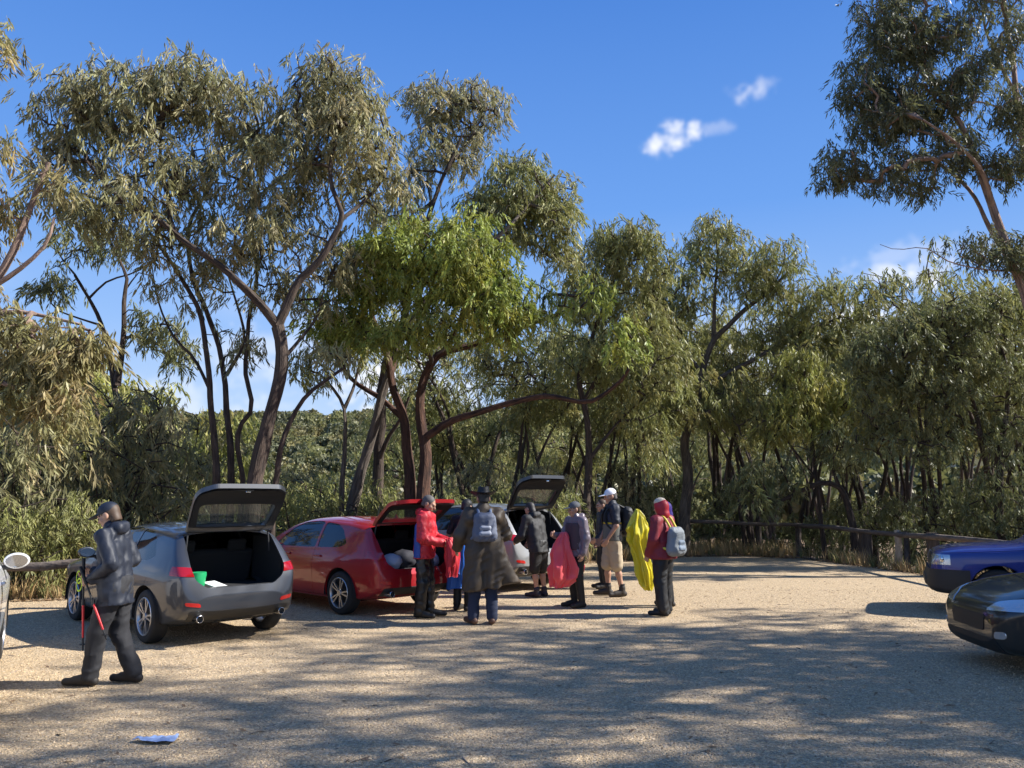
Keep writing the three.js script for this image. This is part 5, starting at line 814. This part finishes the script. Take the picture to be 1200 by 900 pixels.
{
  const s = redMan.s, T = (x, y, z) => V(x * s, y * s, z * s); const g = thing('rain_jacket', 'spare red rain jacket bundled in the hands of the man in red', 'jacket', redMan.o.position, redMan.o.rotation.y);
  part('jacket_body', draped([[T(0, 1.13, .36), .06, .05], [T(.02, 1.05, .40), .11, .08], [T(.03, .90, .42), .12, .09], [T(.03, .72, .42), .13, .08], [T(.02, .58, .41), .12, .07]], .28, 3), K.red, g); part('sleeve', draped([[T(-.12, 1.12, .40), .035, .04], [T(-.15, 1.0, .45), .05, .05], [T(-.16, .84, .46), .05, .05], [T(-.15, .74, .45), .045, .045]], .2, 5, 24), K.red, g); part('lining', draped([[T(.13, 1.0, .42), .03, .05], [T(.15, .82, .44), .04, .06], [T(.15, .60, .43), .04, .06]], .25, 6, 24), K.blueTrim, g);
}
// --- behind the coat
const blueHolder = person('person in a dark cap holding a blue rain cape, half hidden by the long coat', 1.66, [543, 716], Math.PI - .5, { lean: .08, headPitch: .3, elbowL: [.30, 1.16, -.02], wristL: [.18, 1.25, .22], elbowR: [-.26, 1.15, .0], wristR: [-.12, 1.12, .25] }, { wear: [trousers(K.black), jacket(K.navy, { sleeves: 'short', hem: .86 }), shoes(K.boots, { boot: true }), cap(K.black), hair(K.darkHair)] });
{
  const c = at(539, 640, -blueHolder.o.position.z - .25), g = draped([[c.clone().add(V(.02, .22, 0)), .05, .05], [c.clone().add(V(0, .1, 0)), .10, .07], [c.clone().add(V(0, -.15, 0)), .13, .08], [c.clone().add(V(-.03, -.42, 0)), .15, .09], [c.clone().add(V(-.04, -.62, 0)), .13, .08]], .3, 8); single('rain_cape', 'bright blue rain cape hanging down beside the long brown coat', 'cape', g, cloth(.015, .11, .42, .4));
}
// --- the long coat
const coatMan = person('person in a long brown oilskin coat and black brimmed hat seen from behind', 1.80, [566, 732], Math.PI + .12, { headPitch: .15, kneeL: [.11, .50, .01], ankleL: [.13, .085, -.02], toeL: [.20, .035, .16], kneeR: [-.10, .50, .02], ankleR: [-.12, .085, -.03], toeR: [-.15, .035, .16], elbowL: [.31, 1.15, -.02], wristL: [.34, .98, .14], elbowR: [-.30, 1.16, .06], wristR: [-.18, 1.20, .28] },
  { wear: [trousers(K.jeans, { wide: .008 }), shoes(K.brownShoe), brimHat(K.black), hair(K.darkHair),
    ({ o, J, s }) => { // coat: sleeves and a skirt blown out to the person's right-hand side
      const F = folds(.013, 7, 4), l = []; for (const e of [-1, 1]) l.push(bone(J.chest.clone().add(V(e * .08 * s, 0, 0)), V(e * .09 * s, .92 * s, 0), .13 * s, .15 * s), bone(V(e * .09 * s, .92 * s, 0), V(e * (e > 0 ? .12 : .13) * s, .44 * s, -.02 * s), .15 * s, .16 * s));
      l.push(bone(V(-.10 * s, 1.05 * s, 0), V(-.33 * s, .52 * s, -.02 * s), .14 * s, .12 * s), bone(V(-.15 * s, .8 * s, .0), V(-.45 * s, .50 * s, .0), .10 * s, .07 * s), bone(J.chest, J.neck, .11 * s, .085 * s), bone(J.neck, J.neck.clone().lerp(J.head, .35), .08 * s, .075 * s));
      for (const q of ['L', 'R']) l.push(bone(J.neck.clone().lerp(J.chest, .3), J['shoulder' + q], .09 * s, .085 * s), bone(J['shoulder' + q], J['elbow' + q], .085 * s, .075 * s), bone(J['elbow' + q], J['wrist' + q], .072 * s, .062 * s));
      l.push(bone(V(-.17 * s, 1.36 * s, -.09 * s), V(.17 * s, 1.36 * s, -.09 * s), .065 * s)); // shoulder cape
      part('coat', fieldMesh(l, .05, .0145, (d, x, y, z) => Math.max(d - F(x, y, z) - .010 * Math.sin(Math.atan2(z, x + .1) * 9 + y * 3) * smooth(1.0, .5, y), (.44 + .08 * smooth(.1, -.45, x) + .018 * Math.sin(Math.atan2(z, x + .1) * 4)) * s - y)), K.olive, o);
    }] });
rucksack('small grey and blue rucksack on the back of the long brown coat', coatMan, [cloth(.10, .115, .16, .7), cloth(.26, .28, .33, .6), K.slate], { w: .13, h: .26, d: .085, y: 1.28, back: .225, strap: .03 });
// --- in black at the silver car
person('person in a black jacket and knee-length shorts leaning into the silver car', 1.64, [632, 700], -Math.PI / 2 - .75, { lean: .30, headPitch: .25, elbowL: [.26, 1.16, .14], wristL: [.2, 1.12, .36], elbowR: [-.26, 1.14, .1], wristR: [-.18, 1.06, .32] }, { wear: [trousers(K.black, { to: 'knee', wide: .018 }), jacket(cloth(.016, .016, .017, .7), { hem: .80, puff: .02, hood: true }), shoes(cloth(.025, .022, .03, .7), { boot: true }), hair(K.darkHair, { long: .04 })] });
// --- the woman with the pink film
const pink = person('person in a grey cap and leggings holding up a pink plastic poncho', 1.62, [676, 712], -Math.PI / 2 + .55, { headYaw: -.35, headPitch: .18, kneeL: [.11, .50, .03], ankleL: [.12, .085, -.02], elbowL: [.26, 1.14, -.02], wristL: [.24, .90, .04], elbowR: [-.24, 1.15, .10], wristR: [-.16, 1.20, .34], curlR: .95 },
  { wear: [trousers(K.black, { wide: -.002, amp: .003 }), jacket(K.mauve, { hem: .84, puff: .008, amp: .011, hood: true }), shoes(K.boots, { boot: true }), cap(K.greyCap), hair(K.brownHair), belt(K.black, 1.0), ({ o, J, s }) => part('vest', fieldMesh([bone(V(.06, 1.34 * s, .01), V(.05, .98 * s, .01), .112 * s, .118 * s), bone(V(-.06, 1.34 * s, .01), V(-.05, .98 * s, .01), .112 * s, .118 * s)], .03, .0135, (d, x, y) => Math.max(d - .024, .95 * s - y, y - 1.40 * s)), K.plum, o)] });
{
  const h = pink.J.wristR.clone().applyAxisAngle(V(0, 1, 0), pink.o.rotation.y).add(pink.o.position), d = -h.z, S = (x, y, w, dp, tw = .2) => [at(x, y, d - .03), w, dp, tw];
  single('plastic_poncho', 'translucent pink-red plastic poncho hanging from the hand of the person in leggings', 'poncho', draped([S(661, 624, .045, .04), S(660, 634, .11, .08), S(661, 648, .18, .13), S(663, 664, .24, .17), S(661, 677, .23, .16), S(655, 688, .13, .10)], .32, 2, 96), mat(1, .13, .15, 1, { transmission: .42, clearcoat: 1, clearcoatRoughness: .18 }));
}
// --- half hidden by the white cap
person('person in navy standing behind the man in the white cap', 1.66, [708, 690], -Math.PI / 2 + .2, { headPitch: .1, elbowL: [.25, 1.14, .02], wristL: [.2, .98, .2] }, { wear: [trousers(K.charcoal, { wide: .006 }), jacket(K.navy, { hem: .84 }), shoes(K.boots, { boot: true }), hair(K.brownHair)] });
// --- the man in the white cap
const whiteCap = person('man in a white cap, khaki shorts and dark boots with a rucksack', 1.84, [719, 699], -Math.PI / 2 + .12, { headPitch: .22, kneeL: [.10, .50, -.04], ankleL: [.11, .085, -.12], toeL: [.15, .035, .06], kneeR: [-.10, .50, .07], ankleR: [-.11, .085, .06], toeR: [-.15, .035, .25], elbowL: [.26, 1.15, .0], wristL: [.22, .93, .14], elbowR: [-.26, 1.15, .02], wristR: [-.20, .92, .16] },
  { wear: [trousers(K.khaki, { to: 'knee', wide: .022, amp: .010 }), jacket(K.navy, { sleeves: 'short', hem: .90, name: 'shirt', puff: .012 }), shoes(cloth(.035, .028, .022, .7), { boot: true }), cap(K.white), hair(K.greyHair),
    ({ o, J, s }) => { for (const [nm, y0, y1, m] of [['shirt_panel', .90, 1.17, K.poloGrey], ['shirt_stripe', 1.17, 1.205, mat(.62, .42, .03, .8)]]) part(nm, fieldMesh([bone(V(.07, 1.3 * s, 0), V(.07, .88 * s, 0), .128 * s, .142 * s), bone(V(-.07, 1.3 * s, 0), V(-.07, .88 * s, 0), .128 * s, .142 * s)], .03, .0125, (d, x, y) => Math.max(d - .008, y0 * s - y, y - y1 * s)), m, o); },
    ({ o, J, s }) => { for (const q of ['L', 'R']) { const a = J['ankle' + q]; part('sock', new THREE.CylinderGeometry(.050 * s, .046 * s, .07 * s, 18).translate(a.x, a.y + .085 * s, a.z + .004), K.charcoal, o); } }] });
rucksack('black rucksack on the back of the man in the white cap', whiteCap, [K.black, K.charcoal, K.black], { w: .17, h: .34, d: .11, y: 1.24, back: .235 });
// --- purple jacket with the yellow poncho
const purple = person('person in a purple hooded jacket reaching out beside the maroon jacket', 1.62, [783, 711], -Math.PI / 2 - .10, { headPitch: .2, elbowR: [-.24, 1.18, .16], wristR: [-.15, 1.10, .42], elbowL: [.25, 1.15, .12], wristL: [.16, 1.06, .38], curlL: .9, curlR: .9 }, { wear: [trousers(K.black, { wide: .008 }), jacket(K.purple, { hem: .84, puff: .018, amp: .012 }), shoes(K.boots), hoodUp(K.purple), hair(K.brownHair), ({ o, J, s }) => { for (const q of ['L', 'R']) part('glove', fieldMesh([bone(J['wrist' + q], J['wrist' + q].clone().add(V(0, -.03, .09)), .036, .034), bone(J['wrist' + q].clone().add(V(.03, 0, .02)), J['wrist' + q].clone().add(V(.035, -.02, .07)), .016, .014)], .015, .007), K.black, o); }] });
{
  const h = purple.J.wristL.clone().applyAxisAngle(V(0, 1, 0), purple.o.rotation.y).add(purple.o.position), d = -h.z - .12, S = (x, y, w, dp, tw = .3) => [at(x, y, d), w, dp, tw];
  single('rain_poncho', 'bright yellow rain poncho held out in front of the maroon jacket', 'poncho', draped([S(747, 597, .025, .03), S(748, 606, .09, .06), S(748, 620, .16, .09), S(746, 634, .14, .08), S(750, 648, .10, .06), S(755, 668, .12, .08), S(758, 684, .10, .07), S(760, 692, .05, .05)], .42, 4, 96), mat(.66, .56, .02, .42, { clearcoat: .3, clearcoatRoughness: .3 }));
}
// --- maroon jacket
const maroon = person('person in a maroon hooded jacket and loose black trousers with a daypack', 1.66, [779, 722], -Math.PI / 2 - .75, { headPitch: .15, kneeL: [.10, .50, .0], ankleL: [.11, .085, -.05], toeL: [.15, .035, .13], kneeR: [-.10, .50, .05], ankleR: [-.11, .085, .04], toeR: [-.14, .035, .23], elbowL: [.25, 1.14, .0], wristL: [.20, .92, .14], elbowR: [-.25, 1.14, .02], wristR: [-.2, .94, .17] }, { wear: [trousers(K.black, { wide: .02, amp: .010 }), jacket(K.maroon, { hem: .85, puff: .016, amp: .010, flare: .042 }), shoes(K.black), hoodUp(cloth(.40, .012, .025, .55)), ({ o, hm }) => part('beanie', M2(hm, fieldMesh([ball(V(0, .085, -.005), .092, .075, .10)], .02, .008, (d, x, y) => Math.max(d, .075 - y))), K.cream, o)] });
rucksack('pale grey daypack with yellow trim on the back of the maroon jacket', maroon, [K.paleGrey, cloth(.22, .27, .33, .7), cloth(.60, .50, .06, .7)], { w: .14, h: .30, d: .10, y: 1.14, back: .235 });
renderer.render(scene, camera);
